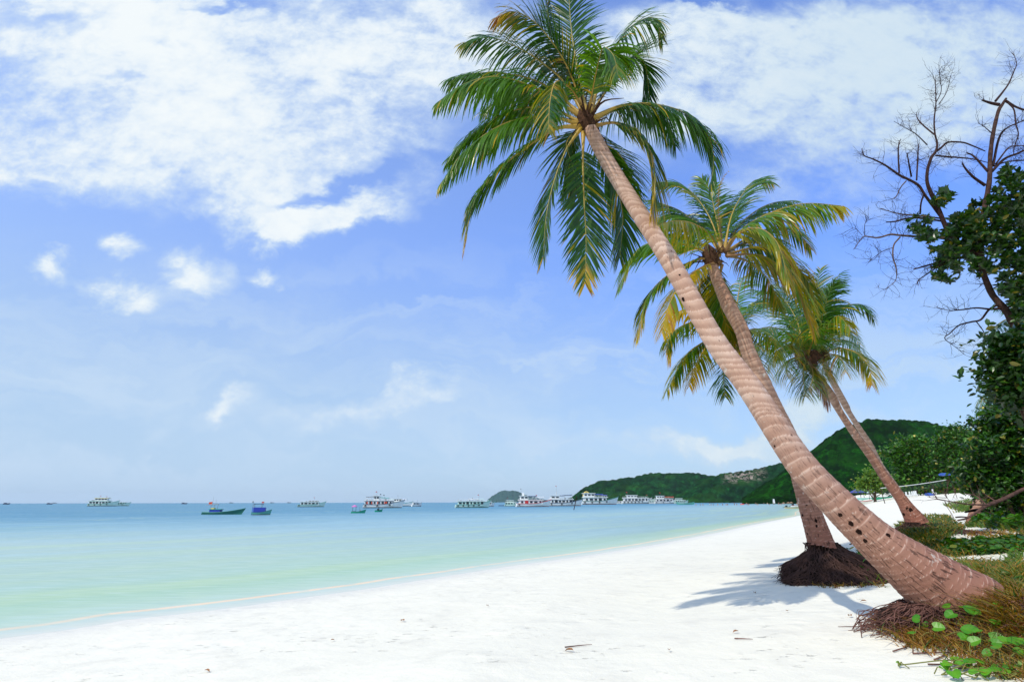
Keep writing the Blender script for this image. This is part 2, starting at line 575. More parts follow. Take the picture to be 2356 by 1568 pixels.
# sea
def sea_material():
    m, t, out = new_mat("sea_water")
    p = t.pos()
    d = t.attr('off')['Fac']                       # metres from the shoreline
    wob, _ = t.noise(t.mapping(p, scale=(.05, .05, 1), rot=(0, 0, R(-30))), 1.0, 4, .6)
    dd = t.math('MULTIPLY', d, t.math('ADD', .68, t.math('MULTIPLY', wob, .64)))
    lg = t.math('LOGARITHM', t.math('ADD', dd, 1.0), 10.0)    # 0..3
    f = t.math('DIVIDE', lg, 3.0)
    col = t.ramp(f, [(0.0, (.72, .70, .57)), (.05, (.62, .67, .54)), (.105, (.50, .63, .44)), (.19, (.40, .58, .38)), (.32, (.41, .56, .44)), (.46, (.40, .54, .49)),
                     (.56, (.19, .38, .44)), (.64, (.05, .22, .34)), (.72, (.024, .165, .30)), (1.0, (.022, .15, .29))])
    al0 = t.attr('along')['Fac']
    col = t.mix(t.math('MULTIPLY', t.rng(al0, 13, 34, 0, .8), t.rng(d, .6, 4)), col, t.ramp(f, [(.1, (.34, .47, .47)), (.5, (.24, .42, .50)), (.64, (.06, .24, .36))]))
    # sand bars: bands of paler and greener water running with the shore
    al = t.attr('along')['Fac']
    band, _ = t.noise(t.comb(t.math('MULTIPLY', dd, .42), t.math('MULTIPLY', al, .018), 0.0), 1.0, 4, .55, .3)
    bandw = t.rng(d, 1.5, 30, 1.0, .35)
    col = t.mix(t.math('MULTIPLY', t.rng(band, .5, .68), t.math('MULTIPLY', bandw, .55)), col, (.50, .66, .34))
    col = t.mix(t.math('MULTIPLY', t.rng(band, .5, .34), .25), col, (.40, .62, .66))
    # lip of foam and sand churned just off the edge
    wv, _ = t.noise(t.comb(t.math('MULTIPLY', al, .5), 0.0, 0.0), 1.0, 3, .5)
    c0 = t.math('ADD', .55, t.math('MULTIPLY', wv, .40))
    lip = t.rng(t.math('ABSOLUTE', t.math('SUBTRACT', d, c0)), .17, .02, 0, 1, smooth=True)
    br, _ = t.noise(p, 3.0, 4, .6)
    lip = t.math('MULTIPLY', lip, t.rng(br, .25, .5))
    lv, _ = t.noise(t.comb(t.math('MULTIPLY', al, .16), 3.0, 0.0), 1.0, 2, .5)
    lip = t.math('MULTIPLY', lip, t.rng(lv, .32, .52, .45, 1.0))
    col = t.mix(t.math('MULTIPLY', lip, .9), col, (.95, .68, .43))
    rp, _ = t.noise(t.mapping(p, scale=(.5, 2.2, 1), rot=(0, 0, R(24))), 2.2, 3, .6)
    col = t.mix(t.math('MULTIPLY', t.rng(rp, .5, .75), .26), col, (.62, .74, .74))
    col = t.mix(t.math('MULTIPLY', t.rng(rp, .5, .25), .28), col, t.mix(.5, col, (.10, .26, .30)))
    # waves
    w1, _ = t.noise(t.mapping(p, scale=(.55, 1.3, 1), rot=(0, 0, R(22))), 1.5, 5, .6)
    w2, _ = t.noise(t.mapping(p, scale=(.10, .28, 1), rot=(0, 0, R(15))), 1.0, 4, .55)
    calm = t.rng(d, .5, 45, .12, 1.0)
    h = t.math('MULTIPLY', t.math('ADD', t.math('MULTIPLY', w1, .5), t.math('MULTIPLY', w2, 1.2)), calm)
    nrm = t.bump(h, .55, .18)
    df = t.n.new('ShaderNodeBsdfDiffuse'); t.put(df.inputs['Color'], col); t.put(df.inputs['Normal'], nrm)
    gl = t.n.new('ShaderNodeBsdfGlossy'); t.put(gl.inputs['Roughness'], t.rng(d, 0, 60, .10, .26)); t.put(gl.inputs['Normal'], nrm)
    fr = t.n.new('ShaderNodeFresnel'); fr.inputs['IOR'].default_value = 1.33; t.put(fr.inputs['Normal'], nrm)
    b = t.n.new('ShaderNodeMixShader')
    # wind-ruffled water never mirrors as a flat pane would at grazing angles
    t.put(b.inputs[0], t.math('MINIMUM', fr.outputs[0], .24))
    t.l.new(df.outputs[0], b.inputs[1]); t.l.new(gl.outputs[0], b.inputs[2])
    t.l.new(b.outputs[0], out.inputs[0])
    return m


def build_sea():
    X, Y, f, na = polar_grid(2.0, 9500, 260, 50, 420, 60)
    s = shore_dist(X, Y)
    keep = (s[f] < 3.0).any(axis=1)
    f = f[keep]
    used = np.unique(f); idx = -np.ones(len(X), int); idx[used] = np.arange(len(used))
    V = np.stack([X, Y, np.zeros_like(X)], 1)[used]
    o = link_mesh('sea', V, idx[f], sea_material(), smooth=True,
                  attrs={'off': -s[used], 'along': (X * .457 + Y * .889)[used]})
    tag(o, 'calm turquoise sea turning deep blue towards the horizon', None, kind='structure')


build_sand()
build_sea()


# ------------------------------------------------------------------ far land
def cell_bumps(X, Y, size, seed=0):
    """domes on a jittered grid: (height 0..1, random 0..1) at each point"""
    gx = np.floor(X / size); gy = np.floor(Y / size)
    best = np.zeros(X.shape); rnd = np.zeros(X.shape)
    for dx in (-1, 0, 1):
        for dy in (-1, 0, 1):
            cx, cy = gx + dx, gy + dy
            h = lambda k: np.modf(np.abs(np.sin(cx * 127.1 + cy * 311.7 + k * 74.7 + seed) * 43758.5453))[0]
            px_, py_ = (cx + h(1)) * size, (cy + h(2)) * size
            rr = size * (.6 + .5 * h(3))
            d = ((X - px_) ** 2 + (Y - py_) ** 2) / rr ** 2
            v = np.sqrt(np.clip(1 - d, 0, 1)) * (.6 + .6 * h(3))
            u = v > best
            best = np.where(u, v, best); rnd = np.where(u, h(4), rnd)
    return best, rnd


def forest_material(name, dark, light, warm, rock=None):
    m, t, out = new_mat(name)
    v = t.attr('tone')['Fac']
    p = t.pos()
    n, _ = t.noise(p, .35, 5, .7)
    n2, _ = t.noise(p, .02, 3, .5)
    nm, _ = t.noise(p, .10, 4, .65)
    tn = t.math('ADD', t.math('MULTIPLY', v, .7), t.math('MULTIPLY', t.rng(nm, .35, .68), .45))
    col = t.mix(t.math('POWER', tn, 2.6), dark, light)
    col = t.mix(t.rng(n, .44, .60, 0, .9), col, dark)
    col = t.mix(t.rng(n2, .5, .7, 0, .45), col, warm)
    if rock is not None:
        rk = t.attr('rock')['Fac']
        rn = t.vor(p, .16)
        rc = t.mix(t.sep(rn['Color'])[0], (.16, .12, .10), (.40, .34, .28))
        col = t.mix(t.math('MULTIPLY', rk, t.rng(t.math('ADD', n, t.math('MULTIPLY', t.sep(rn['Color'])[1], .35)), .66, .72)), col, rc)
    nrm = t.bump(n, .8, 1.6)
    b = bsdf(t, col, .9, .0, nrm)
    t.l.new(b.outputs[0], out.inputs[0])
    return m


def hill(name, label, prof, D0, front, back, mat, canopy=6.0, ncol=520, nrow=70, seed=0, rock=None, crown=1.0):
    """prof: (px, py) skyline as seen in the photograph; built as a real ridge D0 metres out, front metres deep before it"""
    px0, px1 = prof[0][0], prof[-1][0]
    pp = np.linspace(px0, px1, ncol)
    sky_ = np.interp(pp, [p[0] for p in prof], [p[1] for p in prof])
    Xa = np.zeros((nrow, ncol)); Ya = np.zeros((nrow, ncol)); Za = np.zeros((nrow, ncol))
    tt = np.linspace(0, 1, nrow)
    nf = int(nrow * .72)
    for c in range(ncol):
        a = at(pp[c], 501.5, D0)
        top = at(pp[c], sky_[c], D0)
        H = max(top.z, .5)
        depth = np.r_[np.linspace(-front, 0, nf), np.linspace(0, back, nrow - nf + 1)[1:]]
        dirx = a.x / D0
        Yc = D0 + depth
        Xc = dirx * Yc
        q = np.where(depth <= 0, 1 + depth / front, 1 - depth / back)
        q = np.clip(q, 0, 1)
        prof_ = np.where(depth <= 0, np.sin(q * PI / 2) ** 1.05, np.sin(q * PI / 2))
        Xa[:, c] = Xc; Ya[:, c] = Yc; Za[:, c] = H * prof_ * np.where(depth <= 0, (Yc / D0) ** 0, 1)
    b, rnd = cell_bumps(Xa, Ya, canopy, seed)
    b2, rnd2 = cell_bumps(Xa + 31, Ya - 17, canopy * 2.7, seed + 5)
    lumps = np.array([[mnoise.noise((x / 90, y / 90, seed)) for x, y in zip(rx, ry)] for rx, ry in zip(Xa[:, ::4], Ya[:, ::4])])
    lumps = np.repeat(lumps, 4, axis=1)[:, :ncol]
    base = np.clip(Za / 10.0, 0, 1)
    Za = Za + lumps * np.minimum(Za * .12, 6.0)
    Za = Za + (b * canopy * .75 + b2 * canopy * .6) * crown * 1.25 * np.clip(base + .25, 0, 1) - canopy * 1.0 * crown * np.clip(base + .25, 0, 1)
    V = np.stack([Xa, Ya, Za - .6], -1).reshape(-1, 3)
    i = np.arange(nrow - 1)[:, None] * ncol; j = np.arange(ncol - 1)[None, :]
    f = np.stack([i + j, i + j + 1, i + ncol + j + 1, i + ncol + j], -1).reshape(-1, 4)
    at_ = {'tone': (.65 * rnd + .35 * rnd2).ravel()}
    if rock is not None:
        rx0, rx1, rz0, rz1 = rock
        PX = np.broadcast_to(pp, Za.shape)
        pr = np.clip(1 - np.abs((PX - (rx0 + rx1) / 2) / ((rx1 - rx0) / 2)) ** 2, 0, 1)
        hz = Za / (Za.max(axis=0, keepdims=True) + 1e-6)
        pr = pr * np.clip((hz - rz0) / .15, 0, 1) * np.clip((rz1 - hz) / .1, 0, 1)
        at_['rock'] = pr.ravel()
    o = link_mesh(name, V, f, mat, smooth=True, attrs=at_)
    tag(o, label, None, kind='structure')
    return o


fm_far = forest_material('far_forest', (.0008, .014, .004), (.012, .120, .026), (.026, .100, .010), rock=True)
fm_near = forest_material('near_forest', (.0004, .008, .0006), (.012, .115, .004), (.012, .075, .002))
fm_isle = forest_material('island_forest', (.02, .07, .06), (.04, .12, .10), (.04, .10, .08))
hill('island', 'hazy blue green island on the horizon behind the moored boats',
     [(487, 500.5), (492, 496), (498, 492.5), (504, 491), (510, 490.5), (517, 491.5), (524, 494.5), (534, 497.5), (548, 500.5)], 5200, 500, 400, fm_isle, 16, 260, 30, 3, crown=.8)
hill('hill', 'low forested headland behind the row of tour boats',
     [(566, 501), (574, 497), (584, 489), (600, 483.5), (618, 481), (634, 478.5), (650, 475.5), (668, 474.3), (684, 474.5), (700, 476), (715, 480), (730, 486), (745, 494), (752, 500)],
     1350, 260, 200, fm_far, 9, 560, 64, 1)
hill('hill', 'green hillside with pale bare rocks near its crest',
     [(672, 500), (684, 494), (700, 484), (714, 477.5), (728, 473.5), (744, 472), (760, 470), (780, 466.5), (800, 460), (822, 452), (850, 447), (880, 450), (920, 470), (940, 500)],
     1080, 170, 200, fm_far, 8, 620, 64, 2, rock=(722, 772, .55, 1.0))
hill('hill', 'dark green forested hill rising behind the leaning palms',
     [(742, 500), (756, 493), (772, 484), (790, 472), (806, 460), (820, 450), (836, 440), (852, 432), (868, 427.5), (890, 425.5), (920, 426), (945, 427), (970, 430), (1000, 434), (1040, 440), (1090, 455), (1140, 480), (1180, 500)],
     640, 200, 160, fm_near, 6.0, 900, 80, 4)
# ------------------------------------------------------------------ palms
def bark_material(name, base, dark, pale, red):
    m, t, out = new_mat(name)
    uv = t.n.new('ShaderNodeUVMap').outputs[0]       # u: metres round, v: metres along
    ring = t.attr('ring')['Fac']                     # 1 on a leaf scar's raised lip, falling to 0 above it
    low = t.attr('low')['Fac']                       # 1 at the foot of the trunk
    p = t.objco()
    fib, _ = t.noise(t.mapping(uv, scale=(70, 6, 1)), 1.0, 5, .7)
    crack, _ = t.noise(t.mapping(uv, scale=(74, 7.5, 1), loc=(3, 9, 0)), 1.0, 3, .6, .1)
    blot, _ = t.noise(p, 2.4, 5, .6)
    pits = t.vor(t.mapping(uv, scale=(30, 12, 1)), 1.0)
    lich, _ = t.noise(p, 7.0, 3, .6)
    col = t.mix(t.rng(fib, .3, .7), t.mix(.35, base, dark), base)
    col = t.mix(t.rng(blot, .45, .7, 0, .6), col, pale)
    col = t.mix(t.math('MULTIPLY', low, t.rng(blot, .25, .6, .75, 1.0)), col, red)
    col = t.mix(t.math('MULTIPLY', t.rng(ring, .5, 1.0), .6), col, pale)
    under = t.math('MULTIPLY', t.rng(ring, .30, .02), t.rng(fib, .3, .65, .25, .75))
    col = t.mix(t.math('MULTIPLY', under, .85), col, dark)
    ck = t.math('MULTIPLY', t.rng(crack, .57, .635), t.math('ADD', .12, t.math('MULTIPLY', low, .88)))
    col = t.mix(t.math('MULTIPLY', ck, .85), col, (.035, .018, .014))
    pit = t.math('MULTIPLY', t.rng(pits['Distance'], .22, .1), t.rng(t.sep(pits['Color'])[0], .80, .84))
    col = t.mix(t.math('MULTIPLY', pit, .7), col, (.045, .02, .015))
    col = t.mix(t.math('MULTIPLY', t.rng(lich, .66, .71), .6), col, (.62, .60, .54))
    h = t.math('SUBTRACT', t.math('MULTIPLY', fib, .5), t.math('MULTIPLY', ck, .9))
    h = t.math('SUBTRACT', h, t.math('MULTIPLY', pit, .5))
    nrm = t.bump(h, .75, .012)
    b = bsdf(t, col, .85, .2, nrm)
    t.l.new(b.outputs[0], out.inputs[0])
    return m


def leaf_material(name, green, young, yellow, brown, trans=.45, gloss=.38):
    """two-sided blade: 'dry' runs green 0 -> yellow .6 -> brown 1; 'tone' picks the shade of green"""
    m, t, out = new_mat(name)
    dry = t.attr('dry')['Fac']; tone = t.attr('tone')['Fac']
    col = t.mix(tone, green, young)
    col = t.mix(t.rng(dry, .30, .66), col, yellow)
    col = t.mix(t.rng(dry, .62, .95), col, brown)
    b = bsdf(t, col, gloss, .5)
    tl = t.n.new('ShaderNodeBsdfTranslucent')
    tc = t.mix(1.0, col, (2.3, 1.9, .40), 'MULTIPLY')
    t.put(tl.inputs['Color'], tc)
    mx = t.n.new('ShaderNodeMixShader')
    t.put(mx.inputs[0], t.rng(dry, .6, 1.0, trans, trans * .5))
    t.l.new(b.outputs[0], mx.inputs[1]); t.l.new(tl.outputs[0], mx.inputs[2])
    t.l.new(mx.outputs[0], out.inputs[0])
    return m


def plain(name, col, rough=.7, spec=.3, noise_scale=None, col2=None, bump=0.0):
    m, t, out = new_mat(name)
    c = col; nrm = None
    if noise_scale:
        p = t.objco()
        n, _ = t.noise(p, noise_scale, 5, .6)
        c = t.mix(t.rng(n, .3, .7), col, col2 or tuple(x * .6 for x in col))
        if bump: nrm = t.bump(n, bump, .3 / noise_scale)
    b = bsdf(t, c, rough, spec, nrm)
    t.l.new(b.outputs[0], out.inputs[0])
    return m


M_bark = bark_material("palm_bark", (.59, .385, .285), (.27, .14, .095), (.72, .55, .45), (.235, .086, .056))
M_bark_back = bark_material("palm_bark_aged", (.50, .295, .200), (.20, .095, .062), (.60, .42, .32), (.25, .09, .06))
M_frond = leaf_material("palm_leaflets", (.0028, .042, .006), (.075, .190, .005), (.44, .31, .005), (.24, .09, .022), .38, .30)
M_rib = leaf_material("palm_midrib", (.16, .17, .025), (.36, .28, .05), (.45, .29, .04), (.22, .11, .05), .1, .45)
M_fibre = plain("palm_fibre", (.10, .050, .028), .9, .1, 30, (.035, .018, .012), .8)
M_root = plain("root_mat", (.040, .023, .017), .95, .1, 22, (.010, .006, .005), 1.0)
M_strand = plain("root_strand", (.105, .058, .046), .9, .15, 9, (.045, .024, .020))
M_strand_pale = plain("root_strand_pale", (.20, .100, .078), .85, .2, 9, (.070, .030, .024))


def world_pts(px_list, Y0, Y1=None):
    """trace given in 1024-frame pixels (x, y, width px) -> world x, y, z, radius, with depth running Y0..Y1"""
    Y1 = Y0 if Y1 is None else Y1
    L = np.r_[0, np.cumsum([math.hypot(b[0] - a[0], b[1] - a[1]) for a, b in zip(px_list[:-1], px_list[1:])])]
    out = []
    for q, l in zip(px_list, L / L[-1]):
        P = at(q[0], q[1], Y0 + (Y1 - Y0) * l)
        out.append((P.x, P.y, P.z, .5 * q[2] * pxm(P) if len(q) > 2 else .02))
    return out


def make_trunk(name, trace, mat, parent, ring_gap=.11, seed=0, nring=30, low_len=1.1, rough=.02):
    """trace from the foot up: (x, y, z, radius)"""
    rnd = random.Random(seed)
    P4_ = catmull(trace, 10)
    L = np.linalg.norm(np.diff(catmull(trace, 200)[:, :3], axis=0), axis=1).sum()
    n = max(60, int(L / (.010 if nring > 50 else .016)))
    Q = catmull(trace, n)
    P, r = Q[:, :3], Q[:, 3].copy()
    T, A, B = frames(P)
    s = np.r_[0, np.cumsum(np.linalg.norm(np.diff(P, axis=0), axis=1))]
    # scars at uneven steps, closer together at the foot and near the crown
    marks = [0.0]
    while marks[-1] < L + .3:
        k = marks[-1] / L
        marks.append(marks[-1] + ring_gap * rnd.uniform(.45, 1.7) * (.6 if k < .16 else (1.0 if k < .75 else .75)))
    marks = np.array(marks)
    th = np.arange(nring) * 2 * PI / nring
    tilt = np.array([rnd.uniform(-.35, .35) for _ in marks]); ph0 = np.array([rnd.uniform(0, 6.28) for _ in marks])
    V = np.zeros((n, nring, 3)); ringa = np.zeros((n, nring)); lowa = np.zeros((n, nring)); uv = np.zeros((n, nring, 2))
    lump = np.array([[mnoise.noise((math.cos(a) * 1.4 + seed * 3, math.sin(a) * 1.4, si * 1.6)) for a in th] for si in s])
    fine = np.array([[mnoise.noise((math.cos(a) * 5 + seed * 3, math.sin(a) * 5, si * 5)) for a in th] for si in s])
    for j in range(nring):
        sj = s + .05 * np.sin(th[j] + seed) + .022 * np.sin(2 * th[j] + s * 2.3) + .004 * fine[:, j]
        i = np.clip(np.searchsorted(marks, sj) - 1, 0, len(marks) - 2)
        sj2 = sj + .03 * tilt[i] * np.sin(th[j] + ph0[i])
        i = np.clip(np.searchsorted(marks, sj2) - 1, 0, len(marks) - 2)
        f = (sj2 - marks[i]) / (marks[i + 1] - marks[i])        # 0 just above a scar, 1 at the next lip
        ringa[:, j] = np.clip(f, 0, 1) ** 3
        saw = f ** 2.2
        rr = r * (1 + rough * (saw * 1.5 - .6) + .035 * lump[:, j] + .012 * fine[:, j])
        V[:, j] = P + rr[:, None] * (np.cos(th[j]) * A + np.sin(th[j]) * B)
        lowa[:, j] = np.clip(1 - s / low_len, 0, 1) ** .8
        uv[:, j, 0] = j / nring * 2 * PI * r.mean() if True else 0
        uv[:, j, 1] = s
    faces = []
    for i in range(n - 1):
        for j in range(nring):
            k = (j + 1) % nring
            faces.append((i * nring + j, i * nring + k, (i + 1) * nring + k, (i + 1) * nring + j))
    faces.append(tuple(range(nring))[::-1]); faces.append(tuple((n - 1) * nring + j for j in range(nring)))
    # u runs out and back so the seam does not show
    uv[:, :, 0] = (np.abs(np.arange(nring) / nring - .5) * 2)[None, :] * PI * r.mean() + .07 * np.sin(th)[None, :]
    o = link_mesh(name, V.reshape(-1, 3), faces, mat, parent, smooth=True,
                  attrs={'ring': ringa.ravel(), 'low': lowa.ravel()}, uvs=uv.reshape(-1, 2))
    return o, P, A, B, r, s


def trunk_holes(P, A, B, r, spots, parent, mat, seed=1):
    """small dark patches painting knots and the shade in woodpecker holes, as pieces of their own on the trunk's near side"""
    rnd = random.Random(seed)
    for (k, off, size) in spots:
        i = int(k * (len(P) - 1)); p = P[i]
        T = P[min(i + 1, len(P) - 1)] - P[max(i - 1, 0)]; T /= np.linalg.norm(T)
        view = np.array((0, 0, CAM_Z)) - p; view -= T * np.dot(view, T); view /= np.linalg.norm(view)
        side = np.cross(T, view)
        d = view * math.cos(off) + side * math.sin(off); d /= np.linalg.norm(d)
        c = p + d * r[i] * 1.0
        tang = np.cross(T, d)
        vs_, fs = [], []
        n = 12
        ph = [rnd.uniform(.75, 1.2) for _ in range(n)]
        for (rr, dd) in ((1.15, -.012), (.95, .003), (.6, .004), (.0, .0)):
            for j in range(n):
                a = 2 * PI * j / n
                vs_.append(c + size * rr * ph[j] * (math.cos(a) * T * 1.0 + math.sin(a) * tang * .8) + d * dd * (size / .03))
        for q in range(3):
            for j in range(n):
                k2 = (j + 1) % n
                fs.append((q * n + j, q * n + k2, (q + 1) * n + k2, (q + 1) * n + j))
        link_mesh('hole_shade_patch', vs_, fs, mat, parent, smooth=False)


M_hole = plain("hole_shade", (.030, .014, .010), .95, .1, 60, (.010, .005, .004), .8)  # near-black colour stands in for the shade inside the holes


def frond_geo(pts, leaf_len, n_side=58, droop=.5, seed=0, dry=0.0, tone=.35, petiole=.14, width=.017, flat=1.0, tipdry=.24, splay=0.0, ragged=.12, hang=None, _=0):
    """pts: world points from the crown out. Returns leaflet and midrib geometry."""
    rnd = random.Random(seed)
    m = 64
    P = catmull(pts, m)[:, :3]
    T = np.gradient(P, axis=0); T /= np.linalg.norm(T, axis=1)[:, None]
    L = np.linalg.norm(np.diff(P, axis=0), axis=1).sum()
    h = P[-1] - P[0]; h = np.array((h[0], h[1], 0.0))
    if np.linalg.norm(h) < .12 * L: h = np.array((h[0] * .3, -1.0, 0.0))
    h /= np.linalg.norm(h)
    B0 = np.cross(h, (0, 0, 1.0))
    tw = splay
    V, Fc, dryv, tonev = [], [], [], []
    down = np.array((0, 0, -1.0))
    segs = 4
    ph1, ph2 = rnd.uniform(0, 6), rnd.uniform(0, 6)
    for side in (-1, 1):
        for i in range(n_side):
            t = petiole + (1 - petiole) * ((i + rnd.uniform(-.3, .3)) / (n_side - 1))
            t = min(max(t, petiole), .999)
            if rnd.random() < ragged * .35: continue
            x = t * (m - 1); a = int(x); fr = x - a; b_ = min(a + 1, m - 1)
            p = P[a] * (1 - fr) + P[b_] * fr
            tg = T[a] * (1 - fr) + T[b_] * fr; tg /= np.linalg.norm(tg)
            B = B0 - tg * np.dot(B0, tg); B /= np.linalg.norm(B)
            N = np.cross(B, tg)
            if N[2] < 0 and abs(tg[2]) < .8: N = -N
            u = (t - petiole) / (1 - petiole)
            ln = leaf_len * (.55 + .45 * min(1, u / .28)) * (1 - .62 * max(0, (u - .55) / .45) ** 1.4) * rnd.uniform(.86, 1.1)
            ang = R(40 + 26 * u + rnd.uniform(-7, 7))
            d0 = side * B * math.cos(ang) * flat + tg * math.sin(ang) + N * (.16 - .1 * u + rnd.uniform(-.06, .06))
            d0 /= np.linalg.norm(d0)
            hg = (.42 if hang is None else hang) * max(0.0, 1 - tg[2] ** 2) ** .7 * min(1, .5 + u) * rnd.uniform(.7, 1.3)
            hv = down * .95 + side * B * .22 + tg * .28
            d0 = d0 * (1 - hg) + hv * hg; d0 /= np.linalg.norm(d0)
            dr = droop * rnd.uniform(.7, 1.3) * (1.1 - .35 * u)
            if rnd.random() < ragged: dr *= 1.6
            wd = width * rnd.uniform(.85, 1.15) * (.7 + .3 * min(1, u / .2)) * (1 - .35 * u)
            q = p.copy(); d = d0.copy(); step = ln / segs
            base = len(V)
            twist = rnd.uniform(-.5, .5)
            dq = dry * .85 - .03 + tipdry * max(0, (u - .5) / .5) ** 2 * rnd.uniform(.2, 1.3) + .22 * math.sin(u * 7 + ph1) * math.sin(u * 17 + ph2) * rnd.uniform(0, 1.2) + rnd.uniform(-.08, .08)
            if rnd.random() < .05: dq += .4
            tq = tone + rnd.uniform(-.25, .25)
            for k in range(segs + 1):
                w = wd * (.55, 1.0, .92, .6, .06)[k]
                wv = tg - d * np.dot(tg, d); nw = np.linalg.norm(wv)
                wv = wv / nw if nw > 1e-4 else N
                fv = np.cross(d, wv)
                wv2 = wv * math.cos(twist * k / segs) + fv * math.sin(twist * k / segs)
                V.append(q - wv2 * w); V.append(q + wv2 * w)
                e = (k / segs)
                de = dq + tipdry * .45 * e ** 3
                dryv += [de, de]; tonev += [tq + .15 * e] * 2
                q = q + d * step
                d = d + down * dr * (.35 + .5 * k / segs) * .9
                d /= np.linalg.norm(d)
            for k in range(segs):
                s0 = base + 2 * k
                Fc.append((s0, s0 + 1, s0 + 3, s0 + 2))
    rw = np.interp(np.linspace(0, 1, m), [0, .06, .15, .5, 1], [.036, .026, .017, .009, .003]) * (L / 2.2)
    rv, rf = tube_geo(P[::2], rw[::2], 6, True)
    return V, Fc, np.clip(dryv, 0, 1), np.clip(tonev, 0, 1), rv, rf


def frond(parent, pts, leaf_len, label=None, ribdry=.25, ribtone=.6, name='frond', **kw):
    V, Fc, dr, tn, rv, rf = frond_geo(pts, leaf_len, **kw)
    o = link_mesh(name, np.array(V), Fc, M_frond, parent, attrs={'dry': dr, 'tone': tn})
    n = len(rv)
    e = np.linspace(0, 1, n)
    link_mesh('midrib', rv, rf, M_rib, o, smooth=True,
              attrs={'dry': np.clip(.62 - .5 * e + ribdry * 0 + kw.get('dry', 0) * .6, 0, 1), 'tone': np.clip(ribtone + .3 - .9 * e, 0, 1)})
    if label: o['label'] = label
    return o


def frond_path(px, Y0, Lm, sign):
    """pixel trace -> world points; whatever length the picture plane does not show goes into depth (sign -1 towards the sea-side viewer, +1 beyond)"""
    pts = [at(x, y, Y0) for (x, y) in px]
    flat_len = sum((b - a).length for a, b in zip(pts[:-1], pts[1:]))
    need = math.sqrt(max(Lm * Lm - flat_len ** 2, (.12 * Lm) ** 2)) * sign
    L = np.r_[0, np.cumsum([(b - a).length for a, b in zip(pts[:-1], pts[1:])])]
    e = L / L[-1]
    return [at(x, y, Y0 + need * (k * (1.25 - .25 * k))) for (x, y), k in zip(px, e)]


def palm_crown(root, centre_px, Yc, fronds, conv, Lm, leaf_len, seed=0, width=.017, n_side=56, tone_add=0.0, dry_add=0.0):
    for i, fr in enumerate(fronds):
        pts_px, sign, kw = fr[0], fr[1], dict(fr[2]) if len(fr) > 2 else {}
        lm = Lm * kw.pop('len', 1.0)
        ll = leaf_len * kw.pop('leaf', 1.0)
        px = [conv(*q) for q in pts_px]
        pts = frond_path(px, Yc, lm, sign)
        kw['droop'] = kw.get('droop', .5) * 1.25; kw.setdefault('seed', seed * 100 + i)
        kw['tone'] = kw.get('tone', .3) + tone_add; kw['dry'] = kw.get('dry', 0) + dry_add; kw.setdefault('width', width); kw.setdefault('n_side', n_side)
        frond(root, pts, ll, **kw)


def fibre_collar(root, c, axis, r, seed=0, name='leaf_sheath', n=26, length=.22):
    """brown sheath and stubs of old stalks round the growing point"""
    rnd = random.Random(seed)
    ax = Vector(axis).normalized(); a = ax.orthogonal().normalized(); b = ax.cross(a)
    mb = MB()
    mb.tube([Vector(c) - ax * r * 1.6, Vector(c) - ax * r * .4, Vector(c) + ax * r * 1.0, Vector(c) + ax * r * 2.2], [r * .95, r * 1.25, r * 1.1, r * .3], 12)
    for i in range(n):
        th = rnd.uniform(0, 2 * PI); d = a * math.cos(th) + b * math.sin(th)
        p0 = Vector(c) + d * r * rnd.uniform(.8, 1.1) + ax * r * rnd.uniform(-1.2, .8)
        l = length * rnd.uniform(.4, 1.2)
        p1 = p0 + (d * rnd.uniform(.4, 1) + ax * rnd.uniform(-.6, .9)) * l
        p2 = p1 + (d * .3 + Vector((0, 0, -1)) * rnd.uniform(.2, .9)) * l * .7
        mb.tube([p0, p1, p2], [rnd.uniform(.008, .02), .009, .003], 4)
    return mb.build(name, M_fibre, root)


